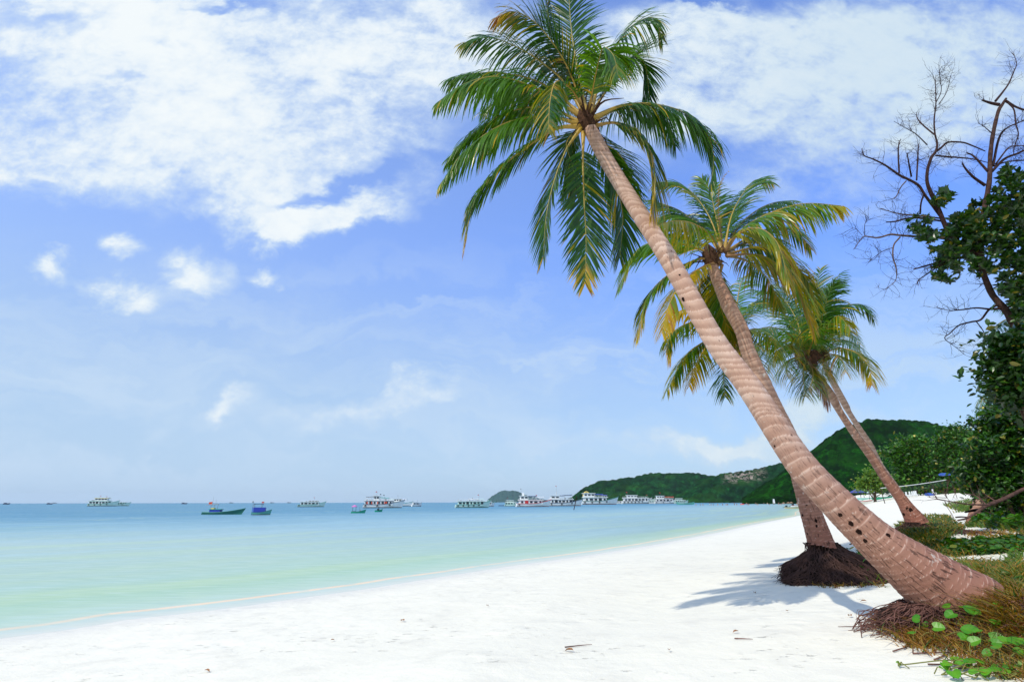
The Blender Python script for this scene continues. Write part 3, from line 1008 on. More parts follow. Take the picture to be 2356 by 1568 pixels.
def root_mass(root, cx, cy, rx, ry, z0, h, seed, name='root_ball', lean=(0, 0), strands=260, mat=None, skew=1.0):
    """a mound of matted roots with a shaggy coat of strands, standing on the sand at z0"""
    rnd = random.Random(seed)
    nu, nv = 64, 26
    V, f = [], []
    def surf(th, q):        # q 0 foot .. 1 top
        k = (1 - q ** 1.35) * .62 + .38 * (1 - q) ** .55 if q < 1 else 0
        k = max(k, .30 * (1 - q * .15))
        nz = 1 + .22 * mnoise.noise((math.cos(th) * 2 + seed, math.sin(th) * 2, q * 3)) + .12 * mnoise.noise((math.cos(th) * 6, math.sin(th) * 6 + seed, q * 8))
        return Vector((cx + lean[0] * q + rx * k * nz * math.cos(th), cy + lean[1] * q + ry * k * nz * math.sin(th), z0 - .06 + (h + .06) * q))
    for i in range(nv + 1):
        for j in range(nu):
            V.append(surf(2 * PI * j / nu, i / nv))
    for i in range(nv):
        for j in range(nu):
            k = (j + 1) % nu
            f.append((i * nu + j, i * nu + k, (i + 1) * nu + k, (i + 1) * nu + j))
    f.append(tuple(nv * nu + j for j in range(nu)))
    o = link_mesh(name, V, f, M_root, root, smooth=True)
    mb = MB()
    for i in range(strands):
        th = rnd.uniform(0, 2 * PI)
        q0 = rnd.uniform(.35, 1.0) if rnd.random() < .75 else rnd.uniform(.1, .5)
        pts = []
        q, a = q0, th
        out = rnd.uniform(.0, .03)
        for k in range(6):
            p = surf(a, max(q, .0)); c = Vector((cx + lean[0] * q, cy + lean[1] * q, p.z))
            d = (p - c).normalized()
            pts.append(p + d * (out + .012 * k * rnd.random()) + Vector((rnd.uniform(-.012, .012), rnd.uniform(-.012, .012), rnd.uniform(-.01, .01))))
            q -= rnd.uniform(.04, .2); a += rnd.gauss(0, .13)
            if q < 0: break
        if len(pts) < 3: continue
        if rnd.random() < .38:      # loose ends stand away from the mat
            e_ = pts[-1] - Vector((cx, cy, pts[-1].z)); pts[-1] = pts[-1] + e_.normalized() * rnd.uniform(.03, .14) + Vector((rnd.gauss(0, .04), rnd.gauss(0, .04), rnd.gauss(0, .04)))
        r0 = rnd.uniform(.003, .009)
        mb.tube(pts, np.linspace(r0, r0 * .5, len(pts)), 4, False)
    mb.build('root_strands', mat or M_strand, o)
    return o


# ---- the tall near palm
Y1 = 5.7
near_trace_2356 = [(2240, 1412, 182), (2205, 1388, 178), (2161, 1353, 150), (2100, 1308, 124), (2016, 1241, 92), (1925, 1155, 76), (1836, 1058, 66), (1722, 887, 54), (1641, 777, 48), (1542, 601, 42),
                   (1467, 484, 38), (1399, 374, 34), (1362, 305, 31), (1348, 278, 27)]
tr = world_pts([(*F(x, y), w * K) for (x, y, w) in near_trace_2356], Y1, Y1 + .45)
g0 = gz(tr[1][0], tr[1][1])
palm = thing('coconut_palm', 'tall coconut palm in front with the thickest trunk, leaning far out over the white sand', 'palm tree',
             (0, 0, 0), 0, 'leaning coconut palms on the beach')
NEAR_BASE = tr[1]
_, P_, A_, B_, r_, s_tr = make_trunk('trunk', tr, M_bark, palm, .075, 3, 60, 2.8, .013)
trunk_holes(P_, A_, B_, r_, [(.60, -.75, .026), (.64, .15, .012), (.208, -.35, .022), (.192, -.28, .026), (.178, -.3, .030), (.165, -.42, .022), (.150, .60, .022), (.33, -.9, .010)], palm, M_hole, 4)
top = Vector(P_[-1]); axis = Vector(P_[-1] - P_[-12])
fibre_collar(palm, top, axis, .085, 5, length=.28)
Yc = Y1 + .45
near_fronds = [
    ([(850, 610), (800, 380), (765, 150), (748, -90)], 1, dict(droop=.30, tone=.05, dry=.0, leaf=1.15)),
    ([(835, 600), (745, 350), (600, 140), (470, 60), (375, 88)], -1, dict(droop=.55, tone=.15, dry=.28, tipdry=.6, ragged=.3)),
    ([(830, 590), (700, 400), (500, 255), (330, 195), (205, 222)], 1, dict(droop=.55, tone=.15, dry=.12, ragged=.25)),
    ([(820, 600), (620, 440), (430, 385), (260, 382), (125, 410)], 1, dict(droop=.75, tone=.25, dry=.1)),
    ([(815, 610), (600, 470), (380, 400), (200, 440), (70, 530)], -1, dict(droop=.85, hang=.7, tone=.55, dry=.18, ragged=.25)),
    ([(840, 600), (770, 470), (690, 425), (655, 520), (645, 690)], -1, dict(droop=.7, hang=.7, tone=.2, dry=.34, leaf=.95)),
    ([(815, 640), (640, 560), (450, 580), (260, 690), (130, 820)], 1, dict(droop=.6, tone=.35, dry=.1)),
    ([(815, 650), (640, 610), (430, 640), (240, 760), (95, 940)], -1, dict(droop=.9, hang=.7, tone=.5, dry=.12)),
    ([(820, 660), (690, 670), (540, 760), (380, 890), (260, 1040), (212, 1260)], -1, dict(droop=.55, tone=.12, dry=.12, tipdry=.6)),
    ([(815, 670), (745, 770), (680, 930), (635, 1120), (618, 1345)], -1, dict(droop=.16, tone=.10, dry=.05, leaf=.92)),
    ([(828, 690), (825, 860), (832, 1060), (842, 1260), (836, 1475)], -1, dict(droop=.16, tone=.06, dry=.08, tipdry=.6, leaf=.92)),
    ([(870, 680), (945, 820), (1005, 980), (1035, 1140), (1018, 1345)], 1, dict(droop=.3, tone=.12, dry=.1)),
    ([(875, 660), (990, 640), (1100, 680), (1175, 790), (1200, 930), (1185, 1110)], -1, dict(droop=.7, hang=.7, tone=.1, dry=.3, tipdry=.75, ragged=.3)),
    ([(870, 620), (1030, 550), (1200, 545), (1360, 590), (1470, 690), (1510, 820), (1495, 960)], 1, dict(droop=.85, hang=.7, tone=.08, dry=.05)),
    ([(865, 640), (1000, 575), (1130, 570), (1250, 640), (1310, 760)], 1, dict(droop=.8, tone=.15, dry=.1)),
    ([(865, 590), (930, 370), (1030, 190), (1120, 110), (1200, 95), (1238, 200)], 1, dict(droop=.75, hang=.7, tone=.3, dry=.14, ragged=.35)),
    ([(855, 590), (885, 420), (915, 290), (935, 245), (985, 290), (1010, 400)], -1, dict(droop=.75, hang=.7, tone=.6, dry=.2, leaf=1.0)),
    ([(870, 590), (1000, 400), (1090, 300), (1150, 340), (1175, 520)], 1, dict(droop=.35, tone=.08, dry=.02)),
    ([(840, 620), (700, 540), (560, 500), (430, 500), (310, 570)], 1, dict(droop=.5, tone=.15, dry=.08)),
    ([(860, 640), (930, 740), (1010, 800), (1070, 900), (1090, 1050)], 1, dict(droop=.5, tone=.1, dry=.18)),
    ([(840, 640), (740, 740), (770, 860), (790, 1010)], 1, dict(droop=.3, tone=.08, dry=.1, len=.8)),
    ([(845, 590), (780, 430), (700, 270), (650, 130), (640, 20)], 1, dict(droop=.4, tone=.08, dry=.05)),
    ([(855, 600), (880, 480), (950, 400), (1060, 300), (1100, 240)], 1, dict(droop=.6, tone=.2, dry=.1)),
]
palm_crown(palm, None, Yc, near_fronds, CA, 1.80, .60, 1, width=.0140, n_side=92, tone_add=.17)
for k_, (pp) in enumerate([[(860, 620), (930, 530), (1040, 512)], [(850, 610), (880, 520), (905, 470)], [(845, 610), (840, 520), (855, 440)]]):
    pts = frond_path([CA(*q) for q in pp], Yc, .5, 1 if k_ else -1)
    mb = MB(); mb.tube(catmull(pts, 8)[:, :3], [.026, .022, .018, .014, .011, .008, .006, .003], 6)
    o = mb.build('dead_stalk', M_fibre, palm)

# roots under it, half buried in grass
zb = gz(NEAR_BASE[0], NEAR_BASE[1] - .3)


def root_fringe(root, cx, cy, r0, r1, z1, n, seed, mat, core):
    # thick finger roots hanging from the trunk's foot and running out over the sand
    rnd = random.Random(seed)
    o = core
    mb = MB()
    for i in range(n):
        a = rnd.uniform(0, 2 * PI); q = rnd.random()
        ra = r0 * rnd.uniform(.75, 1.05); rb = ra + (r1 - r0) * rnd.uniform(.1, 1.25) * (.6 + .4 * q)
        p0 = Vector((cx + ra * math.cos(a) * 1.15, cy + ra * math.sin(a) * .85, z1 + rnd.uniform(-.10, .03)))
        a2 = a + rnd.gauss(0, .28)
        ex, ey = cx + rb * math.cos(a2) * 1.15, cy + rb * math.sin(a2) * .95
        p3 = Vector((ex, ey, gz(ex, ey) + rnd.uniform(-.02, .05)))
        p1 = p0.lerp(p3, .3) + Vector((rnd.gauss(0, .05), rnd.gauss(0, .05), rnd.uniform(-.05, .06)))
        p2 = p0.lerp(p3, .68) + Vector((rnd.gauss(0, .08), rnd.gauss(0, .08), rnd.uniform(-.05, .07)))
        c = catmull([p0, p1, p2, p3], 10)
        r_ = rnd.choice((.003, .0035, .004, .005, .006, .008))
        mb.tube(c, np.linspace(r_, r_ * .55, 10) * (1 + .2 * np.sin(np.arange(10) * 2.1 + i)), 5)
    return mb.build('root_fringe', mat, o, smooth=True)


core_ = root_mass(palm, NEAR_BASE[0] - .05, NEAR_BASE[1] - .0, .66, .50, zb - .08, max(.16, NEAR_BASE[2] - zb + .07), 21, strands=160, mat=M_strand, lean=(.05, .1))
root_fringe(palm, NEAR_BASE[0] - .03, NEAR_BASE[1], .40, .80, NEAR_BASE[2] - .02, 1300, 22, M_strand_pale, core_)



# ---- the second palm, on its shaggy root cone
gxy = hit(*F(1925, 1344))
Y2 = gxy.y + .45
t2 = [(1892, 1262, 62), (1885, 1235, 54), (1868, 1184, 47), (1850, 1123, 43), (1820, 1020, 40), (1775, 924, 37), (1724, 814, 33), (1707, 760, 31), (1678, 705, 32), (1651, 645, 25), (1640, 612, 22), (1634, 590, 20)]
tr = world_pts([(*F(x, y), w * K) for (x, y, w) in t2], Y2, Y2 + .3)
palm = thing('coconut_palm', 'second leaning palm on a dark shaggy cone of roots, behind the thick front trunk', 'palm tree', (0, 0, 0), 0, 'leaning coconut palms on the beach')
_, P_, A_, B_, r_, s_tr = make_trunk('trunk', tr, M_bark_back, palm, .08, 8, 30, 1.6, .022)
trunk_holes(P_, A_, B_, r_, [(.085, .2, .030), (.07, .1, .022), (.13, -.2, .018), (.05, -1.0, .02), (.105, -.95, .026)], palm, M_hole, 9)
b2 = tr[0]
fibre_collar(palm, P_[-1], P_[-1] - P_[-12], .12, 6, length=.3, n=34)
z_ = gz(b2[0], gxy.y + .45) - .02
root_mass(palm, b2[0] + .30, Y2, 1.0, .60, z_, b2[2] - z_ + .10, 33, strands=800, lean=(-.28, .02))
mid_fronds = [
    ([(755, 560), (690, 450), (580, 380), (460, 365), (340, 400)], -1, dict(droop=.75, hang=.7, tone=.55, dry=.38)),
    ([(755, 560), (640, 420), (500, 300), (330, 235)], 1, dict(droop=.5, tone=.3, dry=.2)),
    ([(745, 590), (560, 520), (370, 490), (220, 560), (128, 770)], -1, dict(droop=.35, tone=.85, dry=.2, leaf=1.05)),
    ([(745, 600), (600, 610), (430, 700), (300, 840), (235, 1080)], -1, dict(droop=.5, tone=.2, dry=.3)),
    ([(750, 620), (630, 660), (510, 760), (430, 900), (390, 1060)], -1, dict(droop=.5, tone=.4, dry=.48)),
    ([(765, 550), (680, 330), (570, 180), (460, 125), (355, 120)], 1, dict(droop=.6, tone=.35, dry=.2)),
    ([(765, 550), (725, 330), (690, 180), (640, 100)], 1, dict(droop=.5, tone=.2, dry=.15, len=.85)),
    ([(775, 550), (745, 330), (745, 180), (775, 90), (802, 55)], -1, dict(droop=.5, tone=.2, dry=.75, leaf=.10, len=.85, width=.007, n_side=34)),
    ([(780, 550), (820, 350), (880, 220), (970, 110), (1070, 115)], 1, dict(droop=.4, tone=.2, dry=.05)),
    ([(785, 550), (870, 400), (980, 300), (1090, 250), (1210, 235)], 1, dict(droop=.5, tone=.1, dry=.08)),
    ([(790, 550), (900, 410), (1080, 310), (1290, 255), (1525, 270)], -1, dict(droop=.7, hang=.7, tone=.7, dry=.3)),
    ([(785, 560), (850, 460), (990, 410), (1110, 500), (1180, 730)], -1, dict(droop=.75, hang=.7, tone=.75, dry=.42, leaf=1.05)),
    ([(795, 585), (960, 575), (1120, 640), (1250, 790), (1340, 1040)], -1, dict(droop=.7, hang=.7, tone=.6, dry=.45, leaf=1.1)),
    ([(795, 575), (990, 530), (1160, 590), (1290, 720), (1370, 900)], 1, dict(droop=.75, tone=.3, dry=.35)),
    ([(765, 640), (745, 780), (770, 950), (850, 1130)], 1, dict(droop=.3, tone=.3, dry=.33)),
    ([(750, 625), (660, 690), (625, 800), (640, 930)], 1, dict(droop=.5, tone=.4, dry=.5)),
    ([(760, 620), (700, 720), (720, 860), (760, 980)], 1, dict(droop=.4, tone=.2, dry=.3)),
    ([(750, 580), (620, 500), (480, 440), (360, 480)], 1, dict(droop=.6, tone=.2, dry=.2)),
    ([(790, 560), (940, 490), (1060, 470), (1150, 540), (1190, 640)], 1, dict(droop=.7, tone=.3, dry=.2)),
    ([(750, 560), (640, 400), (520, 330), (400, 330), (345, 400)], 1, dict(droop=.6, tone=.3, dry=.2)),
    ([(790, 560), (960, 450), (1120, 400), (1240, 440), (1320, 540)], 1, dict(droop=.6, tone=.25, dry=.2)),
    ([(795, 580), (930, 620), (1060, 740), (1130, 930)], 1, dict(droop=.6, tone=.3, dry=.3)),
]
palm_crown(palm, None, Y2 + .3, mid_fronds, CB, 2.35, .74, 2, width=.021, n_side=74, tone_add=.28, dry_add=.09)

# ---- a palm wholly behind it: crown shows left of the second trunk
Y5 = 12.5
tr = world_pts([(*F(x, y), w * K) for (x, y, w) in ((1872, 1172, 26), (1846, 1096, 25), (1800, 985, 24), (1755, 900, 22), (1722, 840, 21), (1690, 790, 17), (1672, 765, 15))], Y5 + .4, Y5)
tr[0] = (tr[0][0], tr[0][1], gz(tr[0][0], tr[0][1]) - .05, tr[0][3])
palm = thing('coconut_palm', 'palm hidden behind the second trunk, only its low drooping yellow brown fronds showing', 'palm tree', (0, 0, 0), 0, 'leaning coconut palms on the beach')
make_trunk('trunk', tr, M_bark_back, palm, .11, 12, 20, 1.0, .03)
fibre_collar(palm, tr[-1][:3], (0, 0, 1), .13, 15, length=.5, n=40)
back_fronds = [
    ([(840, 1080), (720, 1000), (570, 1000), (450, 1070), (415, 1180)], -1, dict(droop=.7, tone=.3, dry=.3)),
    ([(840, 1090), (680, 1110), (530, 1220), (425, 1425)], -1, dict(droop=.6, tone=.35, dry=.3)),
    ([(840, 1090), (700, 1120), (600, 1270), (560, 1400)], -1, dict(droop=.6, tone=.4, dry=.5)),
    ([(840, 1080), (640, 940), (500, 930), (440, 1050), (435, 1240)], -1, dict(droop=.8, tone=.3, dry=.68, leaf=.8)),
    ([(840, 1100), (790, 1220), (775, 1330), (785, 1465)], -1, dict(droop=.4, tone=.1, dry=.1)),
    ([(850, 1090), (930, 1130), (1000, 1220), (1030, 1330)], -1, dict(droop=.6, tone=.4, dry=.35)),
    ([(850, 1060), (860, 880), (890, 740), (955, 675)], 1, dict(droop=.5, tone=.6, dry=.2)),
    ([(850, 1070), (920, 930), (1010, 850), (1110, 860)], 1, dict(droop=.6, tone=.2, dry=.1)),
    ([(845, 1070), (760, 900), (680, 820), (600, 830)], 1, dict(droop=.6, tone=.3, dry=.25)),
    ([(850, 1100), (880, 1180), (900, 1260), (910, 1330)], -1, dict(droop=.6, tone=.3, dry=.7)),
    ([(850, 1090), (980, 1040), (1080, 1100), (1120, 1250)], 1, dict(droop=.7, tone=.4, dry=.3)),
]
palm_crown(palm, None, Y5, back_fronds, CB, 2.6, .74, 5, width=.024, n_side=54, tone_add=.25, dry_add=.06)

# ---- the pair further along the beach
def CE(x, y): return ((3100 + x / 2.3655) / 4, (1650 + y / 2.3655) / 4)
Y3 = 17.5
t3 = [(1345, 1050, 205), (1325, 1010, 180), (1250, 900, 128), (1185, 800, 103), (1035, 600, 85), (905, 400, 78), (755, 200, 68), (622, 0, 58)]
px3 = [(*CE(x, y), w / 2.3655 / 4) for (x, y, w) in t3] + [(*CB(x, y), w * .15942) for (x, y, w) in ((1450, 1460, 52), (1370, 1350, 50), (1312, 1262, 44), (1290, 1220, 36))]
tr = world_pts(px3, Y3, Y3 + .6)
palm = thing('coconut_palm', 'third leaning palm with a dead brown frond hanging down its trunk', 'palm tree', (0, 0, 0), 0, 'leaning coconut palms on the beach')
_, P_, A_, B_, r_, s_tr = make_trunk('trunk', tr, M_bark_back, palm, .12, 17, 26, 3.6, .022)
trunk_holes(P_, A_, B_, r_, [(.075, .25, .07), (.07, -.9, .05), (.09, .0, .04)], palm, M_hole, 19)
PALM3 = tr[0]
fibre_collar(palm, P_[-1], P_[-1] - P_[-12], .24, 16, length=.6, n=40)
gz3 = gz(tr[0][0], tr[0][1])
root_mass(palm, tr[0][0] - .15, tr[0][1] - .1, .95, .8, gz3 - .06, max(.3, tr[0][2] - gz3 + .12), 41, strands=420)
far_fronds = [
    ([(1280, 1210), (1190, 1080), (1080, 1030), (945, 1050)], -1, dict(droop=.8, tone=.4, dry=.2)),
    ([(1280, 1220), (1200, 1150), (1120, 1180), (1080, 1270)], -1, dict(droop=.8, tone=.5, dry=.3)),
    ([(1285, 1200), (1200, 1010), (1100, 890), (975, 870)], 1, dict(droop=.6, tone=.15, dry=.1)),
    ([(1285, 1200), (1230, 980), (1120, 820), (1000, 800)], 1, dict(droop=.6, tone=.1, dry=.08)),
    ([(1290, 1200), (1270, 1000), (1200, 860), (1110, 770)], 1, dict(droop=.6, tone=.1, dry=.1)),
    ([(1295, 1200), (1330, 980), (1355, 800), (1380, 670)], 1, dict(droop=.3, tone=.05, dry=.05)),
    ([(1300, 1200), (1360, 960), (1420, 820), (1475, 740)], 1, dict(droop=.7, tone=.1, dry=.1, leaf=.8)),
    ([(1285, 1250), (1275, 1330), (1290, 1460)], -1, dict(droop=.5, tone=.15, dry=.15, len=.8)),
    ([(1280, 1240), (1220, 1220), (1170, 1270), (1180, 1350)], -1, dict(droop=.7, tone=.4, dry=.3, len=.8)),
    ([(1300, 1210), (1340, 1080), (1300, 980), (1230, 960)], -1, dict(droop=.7, tone=.3, dry=.2)),
    ([(1275, 1220), (1160, 1130), (1030, 1110), (950, 1170)], -1, dict(droop=.8, tone=.45, dry=.25)),
    ([(1300, 1240), (1330, 1290), (1335, 1350), (1310, 1420)], -1, dict(droop=.7, tone=.3, dry=.4, len=.7)),
]
palm_crown(palm, None, Y3 + .6, far_fronds, CB, 3.6, 1.0, 3, width=.030, n_side=54, tone_add=.28, dry_add=.05)
pts = frond_path([CB(*q) for q in ((1312, 1245), (1362, 1330), (1402, 1420), (1432, 1520))], Y3 + .2, 2.2, -1)
frond(palm, pts, .62, label='brown dead frond hanging down', droop=1.2, dry=1.18, tone=.2, seed=77, width=.040, n_side=54, name='dead_frond', petiole=.12, hang=1.0, flat=.5)

Y4 = 19.0
px4 = [(*CE(x, y), w / 2.3655 / 4) for (x, y, w) in ((1290, 940, 60), (1180, 760, 58), (1000, 500, 56), (900, 300, 52), (820, 180, 50), (705, 0, 46))] + [(*CB(x, y), w * .15942) for (x, y, w) in ((1540, 1520, 40), (1470, 1390, 38), (1405, 1250, 34), (1385, 1195, 30))]
tr = world_pts(px4, Y4, Y4 + .6)
tr = [(tr[0][0] + .25, tr[0][1], gz(tr[0][0], tr[0][1]) - .05, tr[0][3] * 1.2)] + tr[1:]
palm = thing('coconut_palm', 'slim palm just behind the third one, with thin pale trunk', 'palm tree', (0, 0, 0), 0, 'leaning coconut palms on the beach')
make_trunk('trunk', tr, M_bark, palm, .14, 23, 22, 1.0, .03)
fibre_collar(palm, tr[-1][:3], (-.4, 0, 1), .20, 26, length=.5, n=30)
far_fronds2 = [
    ([(1390, 1190), (1440, 1090), (1540, 1040), (1635, 1140)], 1, dict(droop=.7, tone=.3, dry=.2)),
    ([(1390, 1180), (1420, 1040), (1490, 960), (1570, 1040)], -1, dict(droop=.7, tone=.55, dry=.35)),
    ([(1385, 1170), (1400, 1010), (1480, 910), (1600, 885), (1660, 900), (1715, 980)], 1, dict(droop=.8, tone=.05, dry=.02)),
    ([(1395, 1200), (1500, 1160), (1620, 1200), (1690, 1290), (1705, 1390)], -1, dict(droop=.7, tone=.4, dry=.4, tipdry=.6)),
    ([(1390, 1195), (1500, 1110), (1600, 1140), (1660, 1230)], 1, dict(droop=.7, tone=.3, dry=.2)),
    ([(1385, 1180), (1395, 960), (1430, 800), (1510, 690)], 1, dict(droop=.5, tone=.02, dry=.0)),
    ([(1380, 1180), (1390, 1000), (1420, 860), (1475, 745)], -1, dict(droop=.6, tone=.05, dry=.02)),
    ([(1395, 1210), (1460, 1200), (1520, 1240), (1540, 1310)], -1, dict(droop=.7, tone=.4, dry=.35, len=.8)),
    ([(1380, 1190), (1330, 1090), (1270, 1060), (1220, 1110)], -1, dict(droop=.7, tone=.4, dry=.2)),
    ([(1380, 1180), (1350, 1000), (1340, 880), (1350, 760)], 1, dict(droop=.5, tone=.05, dry=.03)),
    ([(1385, 1210), (1400, 1260), (1390, 1340)], -1, dict(droop=.6, tone=.2, dry=.3, len=.6)),
]
palm_crown(palm, None, Y4 + .6, far_fronds2, CB, 3.6, 1.0, 4, width=.030, n_side=54, tone_add=.28, dry_add=.05)
# ------------------------------------------------------------------ leaves and grass in bulk
RNG = np.random.default_rng(7)


def rand_rot(n, up=0.35):
    """random leaf frames: (n,3,3) columns = side, length, normal; 'up' biases the normal skyward"""
    N = RNG.normal(size=(n, 3)); N /= np.linalg.norm(N, axis=1)[:, None]
    N[:, 2] += up * 2.2; N /= np.linalg.norm(N, axis=1)[:, None]
    D = RNG.normal(size=(n, 3)); D -= N * (D * N).sum(1)[:, None]; D /= np.linalg.norm(D, axis=1)[:, None]
    return np.stack([np.cross(D, N), D, N], axis=2)


def leaf_template(kind):
    if kind == 'oval':        # length along y, folded a little along the midrib
        v = [(0, 0, 0), (-.22, .3, .05), (0, .32, 0), (.22, .3, .05), (-.2, .66, .03), (0, .66, -.02), (.2, .66, .03), (0, 1, -.08)]
        f = [(0, 2, 1), (0, 3, 2), (1, 2, 5, 4), (2, 3, 6, 5), (4, 5, 7), (5, 6, 7)]
    elif kind == 'heart':     # broad, notched at the base, folded along the midrib and curling at the rim
        rim = [(-.10, -.02), (-.30, -.10), (-.47, .08), (-.50, .32), (-.40, .60), (-.22, .82), (0, .90)]
        mid = [(0, .04, 0), (0, .35, -.04), (0, .65, -.05)]
        v = [(x, y, abs(x) * .34 - .22 * max(0, y - .45) ** 2 - .30 * max(0, abs(x) - .3) ** 1) for x, y in rim] + [(-x, y, abs(x) * .24 - .22 * max(0, y - .45) ** 2) for x, y in rim[:-1]] + mid
        L_ = list(range(7)); R_l = list(range(7, 13)) + [6]; m0, m1, m2 = 13, 14, 15
        f = [(m0, L_[1], L_[0]), (m0, L_[2], L_[1]), (m0, m1, L_[3], L_[2]), (m1, m2, L_[4], L_[3]), (m2, L_[5], L_[4]), (m2, L_[6], L_[5])]
        f += [(m0, R_l[0], R_l[1]), (m0, R_l[1], R_l[2]), (m0, R_l[2], R_l[3], m1), (m1, R_l[3], R_l[4], m2), (m2, R_l[4], R_l[5]), (m2, R_l[5], R_l[6])]
    else:                     # simple
        v = [(0, 0, 0), (-.26, .45, .06), (0, 1, -.03), (.26, .45, .06)]
        f = [(0, 3, 2, 1)]
    return np.array(v, float), f


def leaves_mesh(name, pos, size, mat, parent, kind='oval', up=.35, rot=None, dry=None, tone=None):
    tv, tf = leaf_template(kind)
    n = len(pos)
    Rm = rand_rot(n, up) if rot is None else rot
    size = np.broadcast_to(size, (n,))
    V = (Rm[:, None, :, :] * tv[None, :, None, :]).sum(-1) * size[:, None, None] + np.asarray(pos)[:, None, :]
    k = len(tv)
    F_ = [[i * k + q for q in f] for i in range(n) for f in tf]
    dry = np.zeros(n) if dry is None else dry
    tone = RNG.uniform(0, 1, n) if tone is None else tone
    tn = np.repeat(tone, k).reshape(n, k)
    if kind == 'heart': tn[:, 13:] += .45
    return link_mesh(name, V.reshape(-1, 3), F_, mat, parent, attrs={'dry': np.repeat(dry, k), 'tone': np.clip(tn, 0, 1).ravel()})


def blades_mesh(name, base, hgt, lean, mat, parent=None, width=.006, dry=None, tone=None, droop=.5, segs=3):
    """grass: base (n,3), heights, lean vectors (n,3)"""
    base = np.asarray(base); n = len(base)
    hgt = np.broadcast_to(hgt, (n,)); w = np.broadcast_to(width, (n,))
    side = np.stack([-lean[:, 1], lean[:, 0], np.zeros(n)], 1) + RNG.normal(size=(n, 3)) * .3
    side /= np.linalg.norm(side, axis=1)[:, None]
    V = np.zeros((n, segs * 2 + 1, 3))
    for k in range(segs + 1):
        u = k / segs
        c = base + (np.array((0, 0, 1.0)) * u * (1 - droop * .45 * u)[None] if False else np.outer(np.ones(n), (0, 0, 1.0)) * (u - droop * .5 * u * u)) * hgt[:, None] + lean * (u * (.45 + .75 * u))[..., None] * hgt[:, None] if False else \
            base + np.outer(hgt * (u - droop * .5 * u * u), (0, 0, 1.0)) + lean * (hgt * u * (.45 + .75 * u))[:, None]
        if k < segs:
            ww = w * (1 - .55 * u)
            V[:, 2 * k] = c - side * ww[:, None]; V[:, 2 * k + 1] = c + side * ww[:, None]
        else:
            V[:, 2 * k] = c
    m = segs * 2 + 1
    fs = []
    for i in range(n):
        b = i * m
        for k in range(segs - 1):
            fs.append((b + 2 * k, b + 2 * k + 1, b + 2 * k + 3, b + 2 * k + 2))
        fs.append((b + 2 * segs - 2, b + 2 * segs - 1, b + 2 * segs))
    dry = np.zeros(n) if dry is None else dry
    tone = RNG.uniform(0, 1, n) if tone is None else tone
    return link_mesh(name, V.reshape(-1, 3), fs, mat, parent, attrs={'dry': np.repeat(dry, m), 'tone': np.repeat(tone, m)})


def hits(P):
    """many pixels -> ground points (n,3); rays that miss are dropped"""
    P = np.asarray(P, float)
    Mx = np.array(CAM_ROT)
    d = np.stack([(P[:, 0] - W_PX / 2) / FPX, (H_PX / 2 - P[:, 1]) / FPX, -np.ones(len(P))], 1) @ Mx.T
    Ys = np.geomspace(3.0, 130, 150)
    done = np.zeros(len(P), bool); out = np.zeros((len(P), 3)); pg = None; py_ = None
    for Y in Ys:
        k = Y / d[:, 1]
        X = d[:, 0] * k
        g = CAM_Z + d[:, 2] * k - height(X, np.full(len(P), Y))
        if pg is not None:
            nw = (~done) & (g <= 0)
            f = np.clip(pg / (pg - g + 1e-9), 0, 1)
            Yh = py_ + f * (Y - py_); kk = Yh / d[:, 1]
            for c, val in enumerate((d[:, 0] * kk, Yh)): out[nw, c] = val[nw]
            done |= nw
        pg, py_ = g, Y
    out = out[done]
    out[:, 2] = height(out[:, 0], out[:, 1])
    return out


def in_poly(poly, n):
    """n random pixels inside a polygon given in 2356-space"""
    Q = np.array(poly, float) * K
    lo, hi = Q.min(0), Q.max(0); got = []
    while len(got) < n:
        c = RNG.uniform(lo, hi, size=(n * 2, 2)); ins = np.zeros(len(c), bool)
        for a, b in zip(Q, np.roll(Q, -1, axis=0)):
            cr = ((a[1] > c[:, 1]) != (b[1] > c[:, 1])) & (c[:, 0] < (b[0] - a[0]) * (c[:, 1] - a[1]) / (b[1] - a[1] + 1e-12) + a[0])
            ins ^= cr
        got.extend(c[ins].tolist())
    return np.array(got[:n])


# ------------------------------------------------------------------ leafy trees at the beach's edge
M_glossy = leaf_material("glossy_leaf", (.004, .030, .003), (.040, .110, .006), (.20, .17, .02), (.14, .06, .02), .22, .34)
M_hib = leaf_material("hibiscus_leaf", (.0015, .026, .0015), (.055, .19, .006), (.26, .24, .02), (.18, .09, .03), .26, .45)
M_light = leaf_material("pale_leaf", (.06, .15, .02), (.15, .26, .03), (.35, .32, .05), (.2, .12, .05), .35, .5)
M_flower = plain("yellow_flower", (.62, .55, .16), .6, .3)
M_wood = plain("dead_wood", (.060, .030, .027), .85, .15, 14, (.022, .011, .010), .9)
M_twig = plain("dead_twig", (.050, .028, .026), .85, .1, 14, (.022, .012, .012))
M_wood_pale = plain("branch_bark", (.17, .115, .085), .9, .15, 12, (.05, .03, .022), .9)


def px_branch(tr_, Y0, Y1, conv, s=1.0):
    px = [(*conv(q[0], q[1]), q[2] * .1754 * s) for q in tr_]
    return world_pts(px, Y0, Y1)


